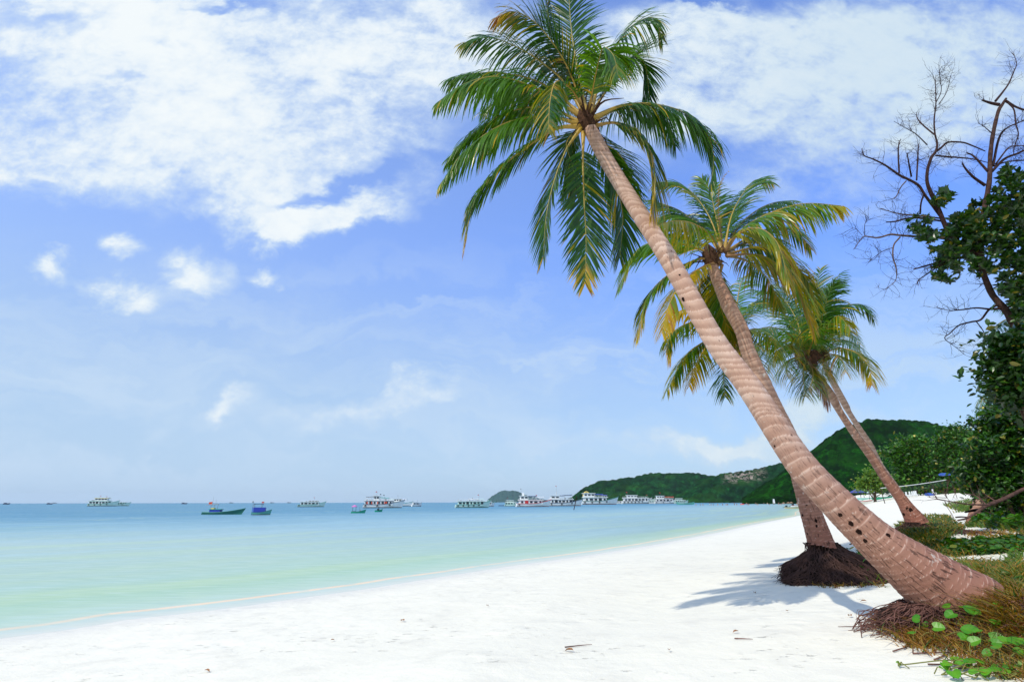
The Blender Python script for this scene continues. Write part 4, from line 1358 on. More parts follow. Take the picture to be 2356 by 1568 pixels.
def twigs(mb, pts, n, length, rnd, depth=2, r0=.006, bias=(0, 0, .25)):
    P = [Vector(p[:3]) for p in pts]
    for i in range(n):
        k = rnd.uniform(.15, 1.0) * (len(P) - 1); a = int(min(k, len(P) - 2)); p = P[a].lerp(P[a + 1], k - a)
        t = (P[a + 1] - P[a]).normalized()
        d = (Vector((rnd.gauss(0, 1), rnd.gauss(0, .7), rnd.gauss(0, 1))).normalized() * .9 + t * .55 + Vector(bias)).normalized()
        L = length * rnd.uniform(.45, 1.15)
        q = [p]
        for s_ in range(4):
            d = (d + Vector((rnd.gauss(0, .22), rnd.gauss(0, .22), rnd.gauss(0, .22)))).normalized()
            q.append(q[-1] + d * L / 4)
        r = r0 * rnd.uniform(.7, 1.2)
        mb.tube(q, [r, r * .85, r * .65, r * .5, r * .3], 4, False)
        if depth > 1:
            twigs(mb, q, rnd.randint(1, 3), L * .55, rnd, depth - 1, r * .6, bias)


def bare_tree():
    rnd = random.Random(12)
    Y = 12.0
    root = thing('beach_tree', 'half dead tree with tangled bare branches above dark glossy leaves', 'tree')
    base = at(1030, 520, Y + .3); base.z = gz(base.x, base.y) - .05
    tk = px_branch([(985, 1760, 54), (960, 1640, 48), (900, 1500, 44), (850, 1440, 42), (810, 1390, 38), (775, 1310, 36), (752, 1240, 34), (748, 1120, 34), (748, 1000, 33), (775, 860, 31), (795, 740, 29), (800, 600, 26), (815, 480, 24), (845, 350, 21), (868, 310, 19), (890, 275, 13)], Y, Y, CD)
    tk = [(base.x + .15, base.y, base.z, .22), ((base.x + tk[0][0]) / 2 + .1, Y + .1, (base.z + tk[0][2]) / 2, .18)] + tk
    mb = MB(); q = catmull(tk, 90); mb.tube(q[:, :3], .86 * q[:, 3] * (1 + .06 * np.sin(np.arange(90) * 1.7)), 12)
    mb.build('trunk', plain('tree_bark', (.090, .052, .042), .9, .1, 12, (.028, .016, .014), .9), root, smooth=True)
    br = [
        [(850, 310, 20), (800, 300, 15), (752, 284, 9)],
        [(830, 290, 14), (870, 240, 11), (905, 190, 8), (935, 120, 6), (950, 80, 4), (940, 40, 3), (922, 15, 2)],
        [(890, 290, 16), (940, 320, 12), (992, 340, 10), (1080, 360, 7)],
        [(900, 300, 8), (935, 340, 8), (945, 420, 7), (960, 480, 6), (940, 540, 5), (930, 600, 3)],
        [(815, 660, 14), (850, 500, 12), (900, 440, 8), (992, 400, 6), (1060, 360, 3)],
        [(810, 690, 16), (880, 620, 14), (950, 590, 12), (1010, 565, 10), (1090, 540, 6)],
        [(830, 650, 10), (900, 560, 8), (950, 545, 6), (1040, 545, 4)],
        [(820, 660, 9), (900, 635, 8), (1040, 625, 6)],
        [(785, 690, 14), (740, 640, 12), (700, 600, 10), (665, 585, 7)],
        [(770, 770, 18), (700, 720, 14), (655, 670, 10), (640, 640, 7)],
        [(770, 575, 6), (700, 545, 8), (640, 525, 9), (560, 525, 10), (520, 555, 12), (495, 575, 12)],
        [(785, 640, 4), (700, 620, 7), (600, 610, 9), (540, 605, 9), (490, 600, 10)],
        [(805, 470, 6), (770, 440, 4), (730, 415, 2)],
        [(752, 1180, 28), (640, 1110, 27), (570, 1050, 26), (535, 980, 25), (515, 930, 24), (490, 870, 24), (460, 810, 22), (440, 750, 18), (443, 680, 17), (465, 610, 16), (490, 575, 14), (497, 530, 11), (485, 480, 9), (480, 400, 8), (490, 300, 6), (487, 200, 4), (490, 140, 2)],
        [(490, 300, 5), (520, 230, 4), (510, 130, 3), (525, 90, 2)],
        [(505, 310, 5), (545, 250, 4), (565, 190, 3), (572, 145, 2)],
        [(480, 480, 9), (420, 430, 8), (385, 390, 6), (380, 357, 3)],
        [(440, 540, 7), (400, 500, 6), (365, 470, 5), (310, 440, 3), (250, 405, 2)],
        [(520, 950, 18), (430, 830, 15), (390, 770, 15), (330, 735, 14), (280, 710, 13), (200, 655, 10), (130, 620, 8), (80, 600, 6), (67, 560, 4)],
        [(280, 700, 9), (275, 600, 8), (278, 540, 6), (290, 505, 3)],
        [(350, 720, 10), (335, 640, 8), (325, 585, 5)],
        [(380, 740, 9), (386, 620, 8), (390, 535, 6)],
        [(320, 745, 7), (290, 780, 6), (265, 830, 5), (240, 850, 3)],
        [(400, 935, 9), (405, 870, 9), (425, 810, 9)],
        [(600, 1080, 18), (480, 1065, 16), (400, 1063, 14), (290, 1055, 12), (230, 1050, 11), (160, 1068, 9), (85, 1060, 7), (65, 1075, 5), (20, 1135, 3)],
        [(285, 1065, 9), (250, 1110, 8), (245, 1180, 8), (262, 1240, 6), (260, 1310, 4), (200, 1365, 2)],
        [(85, 1055, 4), (85, 990, 3), (110, 950, 2)],
        [(70, 1055, 3), (30, 1015, 2), (0, 1022, 2)],
        [(245, 1125, 4), (210, 1135, 3), (170, 1155, 3), (108, 1203, 2)],
        [(530, 960, 9), (420, 945, 9), (340, 938, 8), (270, 930, 6), (175, 902, 3)],
        [(535, 975, 11), (390, 955, 11), (320, 960, 10), (260, 975, 9), (205, 980, 6)],
        [(700, 1180, 14), (560, 1190, 12), (480, 1215, 10), (420, 1232, 10), (365, 1248, 7)],
        [(560, 1195, 8), (500, 1235, 6), (440, 1275, 6), (390, 1310, 6), (388, 1340, 4)],
        [(865, 1470, 16), (800, 1475, 12), (720, 1468, 9), (640, 1478, 8), (560, 1482, 4), (490, 1462, 2)],
        [(840, 1450, 14), (790, 1480, 12), (745, 1535, 11), (690, 1548, 10), (620, 1568, 8), (570, 1612, 6), (540, 1642, 5), (600, 1690, 3), (655, 1735, 2)],
        [(720, 1545, 6), (760, 1600, 5), (795, 1680, 3)],
        [(800, 1380, 8), (760, 1330, 5), (735, 1350, 3)],
        [(880, 1480, 10), (950, 1440, 10), (1040, 1430, 8)],
    ]
    tw = MB(); sides = [(-.6, .5), (.3, -.5), (-.2, .2)]
    for i, b in enumerate(br):
        off = rnd.uniform(-.55, .55)
        q = px_branch(b, Y, Y + off, CD)
        m = MB(); c = catmull(q, max(10, 6 * len(q))); m.tube(c[:, :3], np.maximum(.98 * c[:, 3], .005), 7)
        m.build('branch', M_wood if i not in (22, 24, 25, 29) else M_wood_pale, root, smooth=True)
        L = sum((Vector(q[k + 1][:3]) - Vector(q[k][:3])).length for k in range(len(q) - 1))
        twigs(tw, c[:, :3].tolist()[len(c) // 4:], int(3 + L * 13.0), .46, rnd, 2, .0045)
    o = tw.build('twigs', M_twig, root); o['kind'] = 'stuff'
    # rosettes of stiff glossy leaves
    ell = [(400, 1000, 70, 60), (440, 1060, 55, 40), (540, 830, 45, 35), (500, 870, 40, 25), (560, 1150, 85, 60), (560, 1260, 85, 65), (640, 1080, 130, 95), (700, 1000, 110, 90), (800, 950, 140, 110),
           (900, 850, 90, 110), (905, 720, 55, 65), (985, 800, 70, 120), (800, 1150, 150, 110), (920, 1050, 130, 130), (960, 1250, 110, 110), (760, 1240, 70, 50), (620, 980, 60, 50), (890, 1360, 50, 40), (1000, 1380, 60, 70), (1060, 950, 100, 200), (1050, 1200, 90, 150), (985, 1470, 60, 60), (1010, 1580, 70, 90), (960, 1640, 50, 40), (1080, 1400, 90, 120), (930, 1420, 30, 40)]
    cl = []
    for (x, y, rx, ry) in ell:
        for k in range(int(rx * ry / 190) + 7):
            a = rnd.uniform(0, 6.28); r = math.sqrt(rnd.random())
            px = CD(x + rx * r * math.cos(a), y + ry * r * math.sin(a))
            cl.append(at(px[0], px[1], Y + rnd.uniform(-.75, .75)))
    pos, rots, sz = [], [], []
    for c in cl:
        ax = Vector((rnd.gauss(0, .6), rnd.gauss(0, .6), 1)).normalized(); u = ax.orthogonal().normalized(); w = ax.cross(u)
        for k in range(rnd.randint(7, 11)):
            th = k * 2.4 + rnd.uniform(-.3, .3); el = rnd.uniform(.1, .9)
            d = (u * math.cos(th) + w * math.sin(th)) * math.cos(el) + ax * math.sin(el)
            n_ = (ax - d * ax.dot(d)); n_ = n_.normalized() if n_.length > .05 else u
            s_ = d.cross(n_)
            pos.append(c); rots.append(np.array([list(s_), list(d), list(n_)]).T); sz.append(rnd.uniform(.10, .18))
    n = len(pos)
    leaves_mesh('crown', np.array(pos), np.array(sz), M_glossy, root, 'oval', rot=np.array(rots), tone=np.clip(RNG.normal(.35, .3, n), 0, 1), dry=np.where(RNG.random(n) < .04, .6, RNG.uniform(0, .2, n)))
    return root


bare_tree()


def leafy(name, label, cat, blobs, Y, leaf, n, mat, kind='simple', flowers=0, group=None, stems=3, depth=1.0, tone_mu=.4, base_px=None, up=.45, dry=.05):
    """blobs: (x, y, rx, ry) in 1024-frame pixels; each stands for a bough of the real crown around depth Y"""
    rnd = random.Random(len(label))
    root = thing(name, label, cat, group=group)
    cs, rs = [], []
    for (x, y, rx, ry) in blobs:
        c = at(x, y, Y + rnd.uniform(-.5, .5) * depth)
        k = pxm(c)
        cs.append(np.array(c)); rs.append((rx * k, max(.55 * (rx + ry) / 2 * k, .2) * depth, ry * k))
    w = np.array([r[0] * r[2] for r in rs]); w /= w.sum()
    idx = RNG.choice(len(blobs), n, p=w)
    d = RNG.normal(size=(n, 3)); d /= np.linalg.norm(d, axis=1)[:, None]
    rad_ = RNG.uniform(.45, 1.0, n) ** .6
    Cc = np.array(cs)[idx]; Rr = np.array(rs)[idx]
    lump = np.array([mnoise.noise((p[0] * 2.2 + i * .37, p[1] * 2.2, p[2] * 2.2)) for p, i in zip(d, idx)])
    pos = Cc + d * Rr * (rad_ * (1 + .35 * lump))[:, None]
    # clumping: pull leaves into sprigs
    ns = max(20, n // 14)
    cen = pos[RNG.choice(n, ns)]
    pick = RNG.integers(0, ns, n // 2)
    pos[:n // 2] = cen[pick] + RNG.normal(size=(n // 2, 3)) * leaf * 1.1
    gnd = height(pos[:, 0], pos[:, 1])
    pos[:, 2] = np.maximum(pos[:, 2], gnd + .05)
    leaves_mesh('crown', pos, leaf * RNG.uniform(.6, 1.25, n), mat, root, kind, up=up, tone=np.clip(RNG.normal(tone_mu, .28, n), 0, 1), dry=np.where(RNG.random(n) < dry, .55, RNG.uniform(0, .2, n)))
    # stems
    c0 = sum(cs) / len(cs)
    bx = c0[0] if base_px is None else at(base_px, 505, Y).x
    mb = MB()
    for i in range(stems):
        b = Vector((bx + rnd.uniform(-.3, .3), Y + rnd.uniform(-.3, .3), 0)); b.z = gz(b.x, b.y) - .05
        t_ = Vector(cs[i % len(cs)]); r_ = .02 * (min(Y, 45) / 10) ** .8 * rnd.uniform(1.5, 2.6)
        m1 = b.lerp(t_, .5) + Vector((rnd.uniform(-.3, .3), 0, rnd.uniform(-.1, .3)))
        q = catmull([b, m1, t_], 12); mb.tube(q, np.linspace(r_, r_ * .35, 12), 7)
        twigs(mb, q.tolist()[5:], 6, rs[i % len(cs)][0] * .9, rnd, 2, r_ * .3)
    mb.build('trunk', M_wood_pale, root, smooth=True)
    if flowers:
        sel = RNG.choice(n, flowers)
        vd = pos[sel] - np.array((0, 0, CAM_Z)); vd /= np.linalg.norm(vd, axis=1)[:, None]
        outw = pos[sel] - Cc[sel]; outw /= np.linalg.norm(outw, axis=1)[:, None] + 1e-6
        fp = pos[sel] + outw * leaf * .5
        f = MB()
        for p in fp:
            s_ = leaf * rnd.uniform(.24, .42)
            ax = Vector((rnd.gauss(0, 1), rnd.gauss(0, 1), rnd.gauss(0, .6))).normalized(); u = ax.orthogonal().normalized(); v_ = ax.cross(u)
            vs_ = [Vector(p)] + [Vector(p) + (u * math.cos(a) + v_ * math.sin(a)) * s_ * (1 if k % 2 else .72) + ax * s_ * .45 for k, a in enumerate(np.linspace(0, 2 * PI, 10, endpoint=False))]
            f.add(vs_, [(0, 1 + k, 1 + (k + 1) % 10) for k in range(10)])
        fo = f.build('flowers', M_flower, root)
        fo['kind'] = 'stuff'
    return root


def C3(x, y, rx, ry): return ((3400 + .7016 * x) / 4, (1000 + .7016 * y) / 4, rx * .1754, ry * .1754)
G_ = 'leafy trees along the back of the beach'
leafy('beach_tree', 'dark leafy tree with stiff glossy leaves, directly under the bare branched tree', 'tree',
      [C3(930, 560, 90, 75), C3(870, 640, 70, 80), C3(960, 700, 110, 100), C3(890, 760, 80, 90), C3(1060, 620, 110, 140), C3(860, 540, 45, 40), C3(820, 690, 50, 40), C3(1080, 820, 120, 120), C3(960, 830, 90, 70)],
      11.0, .17, 5200, M_glossy, 'oval', group=G_, depth=1.3, tone_mu=.25, base_px=1075)
leafy('hibiscus_tree', 'big dark green tree dotted with pale yellow flowers, behind the long fallen bough', 'tree',
      [C3(900, 960, 110, 100), C3(960, 900, 90, 80), C3(830, 1050, 90, 70), C3(960, 1080, 110, 110), C3(840, 1150, 100, 80), C3(760, 1130, 70, 60), C3(780, 1250, 110, 90), C3(700, 1290, 80, 70), C3(900, 1250, 120, 110), C3(740, 1350, 90, 50), C3(860, 1360, 100, 60), C3(1010, 1180, 120, 150), C3(980, 1330, 110, 90), C3(1100, 1000, 130, 200), C3(1120, 1260, 120, 200), C3(730, 980, 40, 25), C3(800, 940, 40, 30), C3(900, 1425, 120, 40), C3(1000, 1440, 120, 60), C3(780, 1390, 70, 30), C3(1100, 1400, 120, 120), C3(1260, 1120, 160, 220), C3(1320, 1340, 170, 160)],
      18.5, .17, 32000, M_hib, 'oval', flowers=170, group=G_, depth=1.5, tone_mu=.28, base_px=1018, stems=6)
leafy('hibiscus_tree', 'brighter green flowering tree between the third palm and the big dark tree', 'tree',
      [C3(600, 1050, 80, 50), C3(560, 1110, 70, 60), C3(650, 1100, 80, 70), C3(590, 1180, 90, 70), C3(660, 1210, 90, 80), C3(540, 1250, 70, 70), C3(620, 1300, 90, 70), C3(560, 1340, 80, 45), C3(520, 1180, 50, 50)],
      108.0, .62, 13000, M_hib, 'oval', flowers=60, group=G_, depth=1.4, tone_mu=.45, stems=5)
leafy('hibiscus_tree', 'yellowish green spreading tree just right of the third palm trunk', 'tree',
      [C3(340, 1110, 60, 40), C3(300, 1150, 60, 45), C3(400, 1120, 70, 45), C3(370, 1180, 80, 55), C3(450, 1170, 70, 55), C3(210, 1160, 50, 22), C3(330, 1240, 60, 50), C3(420, 1260, 80, 60), C3(330, 1310, 70, 45), C3(430, 1335, 80, 40), C3(480, 1290, 50, 60), C3(285, 1200, 40, 40)],
      114.0, .70, 11000, M_hib, 'oval', flowers=30, group=G_, depth=1.2, tone_mu=.62, stems=5, dry=.04)
leafy('feathery_tree', 'small pale green feathery tree beside the blue roofed hut', 'tree',
      [C3(120, 1300, 45, 40), C3(150, 1280, 40, 30), C3(90, 1330, 40, 30), C3(150, 1335, 45, 38), C3(55, 1335, 22, 18), C3(180, 1310, 30, 40)],
      112, .62, 2600, M_light, 'simple', group=G_, depth=1.0, tone_mu=.35, stems=4)
leafy('feathery_tree', 'dark rounded bush behind the volleyball net', 'tree',
      [C3(250, 1330, 70, 40), C3(340, 1350, 70, 35), C3(430, 1350, 90, 35), C3(560, 1355, 90, 35), C3(200, 1350, 40, 25)],
      135, .8, 3000, M_hib, 'simple', group=G_, depth=.5, tone_mu=.15, stems=4)

# two palms among those trees, mostly hidden
def rear_palm(label, crown, conv, Y, specs, Lm, ll, foot_px, seed):
    p = thing('coconut_palm', label, 'palm tree')
    top = at(*conv(*crown), Y)
    b = at(foot_px, 505, Y + .4); b.z = gz(b.x, b.y) - .05
    tr = [(b.x, b.y, b.z, .2), ((b.x + top.x) / 2 + .2, Y + .2, (b.z + top.z) / 2, .15), (top.x, Y, top.z, .13)]
    make_trunk('trunk', tr, M_bark_back, p, .14, seed, 16, 1.0, .03)
    fibre_collar(p, top, (0, 0, 1), .16, seed, length=.5, n=20)
    palm_crown(p, None, Y, specs, conv, Lm, ll, seed, width=.03, n_side=44)
def CF(x, y): return ((3400 + .7016 * x) / 4, (1000 + .7016 * y) / 4)
rear_palm('palm half hidden behind the glossy leaved tree, dark drooping fronds on its left', (985, 400), CF, 21.0,
          [([(980, 400), (920, 390), (860, 410), (815, 485)], -1, dict(tone=.05, droop=.6)), ([(980, 400), (930, 330), (880, 310), (830, 330)], 1, dict(tone=.1, droop=.6)), ([(985, 400), (960, 330), (950, 290), (960, 260)], 1, dict(tone=.1)),
           ([(990, 400), (1030, 350), (1080, 380), (1100, 460)], 1, dict(tone=.1)), ([(980, 410), (930, 440), (900, 490), (890, 560)], -1, dict(tone=.1)), ([(990, 400), (1060, 330), (1130, 340), (1160, 420)], -1, dict(tone=.1)),
           ([(985, 400), (1000, 470), (990, 560), (985, 600)], -1, dict(tone=.1, len=.9))], 2.6, .62, 1030, 61)
rear_palm('palm with one pale arching frond, above the yellow flowered tree', (868, 845), CF, 23.0,
          [([(860, 840), (810, 815), (760, 840), (728, 940)], -1, dict(tone=.75, dry=.15, droop=.7)), ([(860, 830), (820, 770), (780, 760), (752, 800)], 1, dict(tone=.1, droop=.6)), ([(865, 830), (840, 700), (800, 640), (765, 640)], 1, dict(tone=.1, droop=.5)),
           ([(870, 850), (840, 900), (800, 930), (790, 960)], -1, dict(tone=.6, dry=.3, len=.8)), ([(870, 840), (920, 780), (980, 770), (1020, 830)], 1, dict(tone=.1)), ([(870, 840), (930, 850), (980, 900), (1000, 980)], -1, dict(tone=.3))], 2.7, .66, 966, 67)

# ------------------------------------------------------------------ ground cover
M_grass = leaf_material("grass_blade", (.012, .060, .004), (.075, .16, .008), (.34, .19, .012), (.19, .070, .022), .22, .6)


def grass_patch(name, label, polys, mat=M_grass):
    """polys: (polygon, count, height m, dry mean, tone mean, spread)"""
    B, Hh, D, T, Ln = [], [], [], [], []
    for (poly, n, h, dm, tm, sp) in polys:
        P = hits(in_poly(poly, n)); m = len(P)
        # tufts
        tuft = P[RNG.integers(0, m, m)]
        sel = RNG.random(m) < .55
        P[sel] = tuft[sel] + np.c_[RNG.normal(size=(sel.sum(), 2)) * h * .35, np.zeros(sel.sum())]
        P[:, 2] = height(P[:, 0], P[:, 1]) - .01
        B.append(P); Hh.append(h * RNG.uniform(.4, 1.25, m)); D.append(np.clip(RNG.normal(dm, .22, m), 0, 1)); T.append(np.clip(RNG.normal(tm, .25, m), 0, 1))
        l = RNG.normal(size=(m, 3)) * sp; l[:, 2] = 0; Ln.append(l)
    B = np.vstack(B); Hh = np.concatenate(Hh)
    dist = np.linalg.norm(B[:, :2], axis=1)
    o = blades_mesh(name, B, Hh, np.vstack(Ln), mat, width=np.clip(.0009 * dist, .004, .03), dry=np.concatenate(D), tone=np.concatenate(T))
    tag(o, label, None, kind='stuff')
    return o


def creeper_patch(name, label, polys, leaf, mat=M_hib):
    Ps, S, T = [], [], []
    for (poly, n, h, tm) in polys:
        P = hits(in_poly(poly, n)); m = len(P)
        P[:, 2] += RNG.uniform(.02, 1, m) * h
        Ps.append(P); S.append(leaf * RNG.uniform(.6, 1.3, m) * np.clip(np.linalg.norm(P[:, :2], axis=1) / 12, .8, 2.2)); T.append(np.clip(RNG.normal(tm, .25, m), 0, 1))
    n = sum(map(len, Ps))
    o = leaves_mesh(name, np.vstack(Ps), np.concatenate(S), mat, None, 'heart', up=.7, tone=np.concatenate(T), dry=np.where(RNG.random(n) < .08, .5, 0))
    tag(o, label, None, kind='stuff')


# matted dead stems forming the low banks
def mat_mound(name, label, cx, cy, rx, ry, h, seed, strands, slope=(1, 0), mat=None, slen=.6, rr=(.004, .009), spread=.35):
    rnd = random.Random(seed)
    z0 = gz(cx, cy)
    nu, nv = 72, 18
    V, f = [], []
    def surf(x, y):
        e = math.hypot((x - cx) / rx, (y - cy) / ry)
        nz = mnoise.noise((x * 1.7 + seed, y * 1.7, 0)) * .25 + mnoise.noise((x * 5, y * 5, seed)) * .12
        e2 = min(1.0, e * (1 + nz * .35))
        return gz(x, y) - .05 + (h * (1 + nz * .6) + .05) * (1 - e2 ** 2.2)
    for i in range(nv + 1):
        e = i / nv
        for j in range(nu):
            a = 2 * PI * j / nu
            k = e * (1.0 + .12 * mnoise.noise((math.cos(a) * 2, math.sin(a) * 2, seed * 1.3)) + .06 * mnoise.noise((math.cos(a) * 7, math.sin(a) * 7, seed)))
            x, y = cx + rx * k * math.cos(a), cy + ry * k * math.sin(a)
            V.append((x, y, surf(x, y)))
    for i in range(nv):
        for j in range(nu):
            k = (j + 1) % nu
            f.append((i * nu + j, (i + 1) * nu + j, (i + 1) * nu + k, i * nu + k))
    root = link_mesh(name, V, f, M_root, None, smooth=True)
    tag(root, label, None, kind='stuff')
    mb = MB()
    for i in range(strands):
        a = rnd.uniform(0, 2 * PI); e = math.sqrt(rnd.random()) * .95
        x, y = cx + rx * e * math.cos(a), cy + ry * e * math.sin(a)
        d = Vector((slope[0] + rnd.gauss(0, spread), slope[1] + rnd.gauss(0, spread), 0)).normalized()
        L = slen * rnd.uniform(.4, 1.2); pts = []
        lift = rnd.uniform(0, .05)
        for k in range(5):
            u = k / 4 - .5
            xx, yy = x + d.x * L * u, y + d.y * L * u
            pts.append((xx, yy, max(surf(xx, yy), gz(xx, yy)) + .008 + lift * rnd.uniform(.2, 1)))
        r0 = rnd.uniform(*rr)
        mb.tube(pts, [r0, r0, r0 * .9, r0 * .8, r0 * .5], 4, False)
    o = mb.build('stems', mat or M_strand, root)
    return root


mat_mound('dead_stems', 'brown mat of dead creeper stems and roots around the foot of the front palm', 4.55, 4.95, 1.05, .80, .05, 3, 620, (.8, -.45), M_strand_pale, slen=.55, spread=.8)
mat_mound('dead_stems', 'dark bank of matted stems in front of the third palm', 10.7, 15.5, 1.5, 1.0, .04, 5, 320, (1, -.35), M_strand, slen=1.1, rr=(.007, .014), spread=.4)

grass_patch('dry_grass', 'olive and rust coloured dry grass over the banks beneath the palms', [
    ([(2065, 1205), (2130, 1182), (2180, 1185), (2220, 1215), (2180, 1235), (2110, 1268), (2060, 1228)], 4600, .20, .30, .25, .5),
    ([(2080, 1225), (2170, 1250), (2356, 1238), (2356, 1268), (2180, 1282), (2110, 1268)], 2600, .20, .30, .3, .5),
    ([(2300, 1300), (2356, 1310), (2356, 1400), (2300, 1372), (2240, 1318), (2200, 1290)], 2600, .20, .42, .5, .7),
    ([(2230, 1395), (2300, 1362), (2356, 1355), (2356, 1470), (2280, 1440)], 2600, .17, .62, .5, .9),
    ([(2060, 1470), (2110, 1495), (2200, 1525), (2300, 1560), (2356, 1565), (2356, 1470), (2250, 1430), (2130, 1440)], 1500, .12, .68, .4, .9),
    ([(2052, 1440), (2100, 1415), (2180, 1440), (2190, 1490), (2090, 1492)], 800, .10, .74, .3, 1.0),
    ([(1835, 1338), (1900, 1330), (2040, 1335), (2040, 1350), (1900, 1352)], 420, .10, .6, .3, .8),
    ([(2052, 1425), (2085, 1405), (2095, 1440), (2065, 1470)], 260, .15, .22, .8, .6),
    ([(2356, 1310), (2760, 1330), (2760, 1620), (2500, 1640), (2356, 1565)], 3600, .18, .5, .45, .9),
    ([(2220, 1222), (2356, 1218), (2356, 1238), (2240, 1240)], 260, .14, .62, .3, .8),
])
grass_patch('green_grass', 'short green grass on the sand rise behind the palms', [
    ([(2170, 1160), (2230, 1147), (2320, 1140), (2356, 1150), (2270, 1172), (2205, 1178)], 2600, .30, .15, .75, .5),
    ([(2356, 1165), (2700, 1160), (2700, 1300), (2356, 1240)], 3000, .28, .2, .6, .5),
    ([(2225, 1212), (2260, 1192), (2356, 1168), (2356, 1222), (2290, 1214)], 3000, .28, .1, .6, .5),
    ([(2320, 1280), (2356, 1275), (2356, 1330), (2300, 1310)], 300, .2, .2, .7, .6),
    ([(2310, 1330), (2356, 1325), (2356, 1380), (2320, 1370)], 500, .18, .15, .7, .6),
    ([(1945, 1300), (1985, 1265), (2030, 1320), (2035, 1344), (1970, 1344)], 420, .22, .12, .5, .5),
])
creeper_patch('creeper', 'low green creeper with round leaves on the bank at the right', [
    ([(2235, 1208), (2290, 1185), (2356, 1160), (2356, 1222), (2290, 1214)], 1500, .35, .5),
    ([(2160, 1255), (2356, 1245), (2356, 1272), (2200, 1278)], 700, .15, .35),
    ([(2300, 1330), (2356, 1318), (2356, 1360)], 90, .10, .6),
    ([(1950, 1300), (1990, 1270), (2035, 1335), (1985, 1344)], 90, .4, .3),
], .085)

# beach morning glory in front: runners with big two-lobed leaves
M_vine = leaf_material("vine_leaf", (.030, .20, .006), (.11, .34, .010), (.35, .34, .03), (.2, .12, .04), .30, .42)
M_runner = plain("vine_runner", (.16, .17, .04), .7, .3)


def vine(label, spots, seed, lift):
    rnd = random.Random(seed)
    root = thing('beach_vine', label, 'creeping vine', group='creeping vines at the front palm')
    pts = []
    for (x, y, s) in spots:
        p = hit(*F(x, y)); pts.append((p, s))
    pos, rots, sz = [], [], []
    mb = MB()
    for p, s in pts:
        ph = p + Vector((0, 0, lift * rnd.uniform(.5, 1.3)))
        v = Vector((0, 0, CAM_Z)) - ph; v.normalize()
        n_ = (v * rnd.uniform(.3, .8) + Vector((rnd.gauss(0, .35), rnd.gauss(0, .35), 1.0))).normalized()
        d = Vector((rnd.gauss(0, 1), rnd.gauss(0, 1), rnd.gauss(0, .3))); d = (d - n_ * d.dot(n_)).normalized()
        pos.append(ph); rots.append(np.array([list(d.cross(n_)), list(d), list(n_)]).T)
        sz.append(s * pxm(ph) * K * .85)
        g = Vector((p.x + rnd.uniform(-.06, .06), p.y + rnd.uniform(-.05, .05), gz(p.x, p.y) + .01))
        mb.tube([g, g.lerp(ph, .6) + Vector((rnd.uniform(-.02, .02), 0, .02)), ph], [.004, .0035, .003], 5, False)
    for (a, _), (b, _) in zip(pts[:-1], pts[1:]):
        if (a - b).length > .7: continue
        m_ = a.lerp(b, .5) + Vector((rnd.uniform(-.05, .05), rnd.uniform(-.05, .05), lift * .5 + .02))
        q = catmull([a + Vector((0, 0, .015)), m_, b + Vector((0, 0, .015))], 10); mb.tube(q, .0045, 5, False)
    mb.build('runner', M_runner, root, smooth=True)['kind'] = 'stuff'
    n = len(pos)
    leaves_mesh('leaves', np.array([list(p) for p in pos]), np.array(sz), M_vine, root, 'heart', rot=np.array(rots), tone=RNG.uniform(.1, .9, n))


def V8(x, y): return ((3500 + x / 3.2936) * .5752, (2250 + y / 3.2936) * .5752)
vine('vine with large round leaves climbing over the roots of the front palm',
     [(*V8(x, y), s) for (x, y, s) in ((895, 580, 20), (1070, 610, 28), (1030, 700, 28), (1030, 800, 22), (1090, 900, 30), (1210, 820, 20), (1370, 890, 40), (720, 920, 20), (630, 960, 24), (530, 1050, 22), (805, 1040, 30), (1240, 1000, 20), (1300, 1040, 22), (1155, 1165, 32), (1330, 1130, 32), (1540, 1110, 40), (1430, 1130, 24), (1300, 1270, 30), (1580, 960, 24), (1625, 900, 26), (1690, 1240, 34), (1590, 1290, 26), (1560, 1330, 26), (1690, 1390, 28), (1860, 1250, 36), (1930, 1230, 30), (1900, 1330, 30), (1330, 760, 16), (1660, 720, 14), (1720, 760, 14))], 3, .11)
vine('vine of bright green leaves trailing on open sand in the bottom corner',
     [(*V8(x, y), s) for (x, y, s) in ((920, 1415, 24), (1045, 1360, 34), (1000, 1430, 22), (1180, 1420, 30), (1290, 1450, 30), (1400, 1480, 30), (1460, 1440, 22), (1040, 1540, 34), (880, 1500, 16), (1330, 1545, 24), (1500, 1530, 30), (1610, 1530, 30), (1700, 1500, 28), (1760, 1540, 26), (1830, 1480, 26), (1900, 1440, 28), (1950, 1500, 28), (1620, 1460, 20), (1250, 1400, 20), (1800, 1410, 22), (330, 1370, 9), (310, 1380, 8))], 5, .05)

M_bough = plain('bough_bark', (.15, .085, .066), .9, .15, 10, (.05, .026, .022), .9)
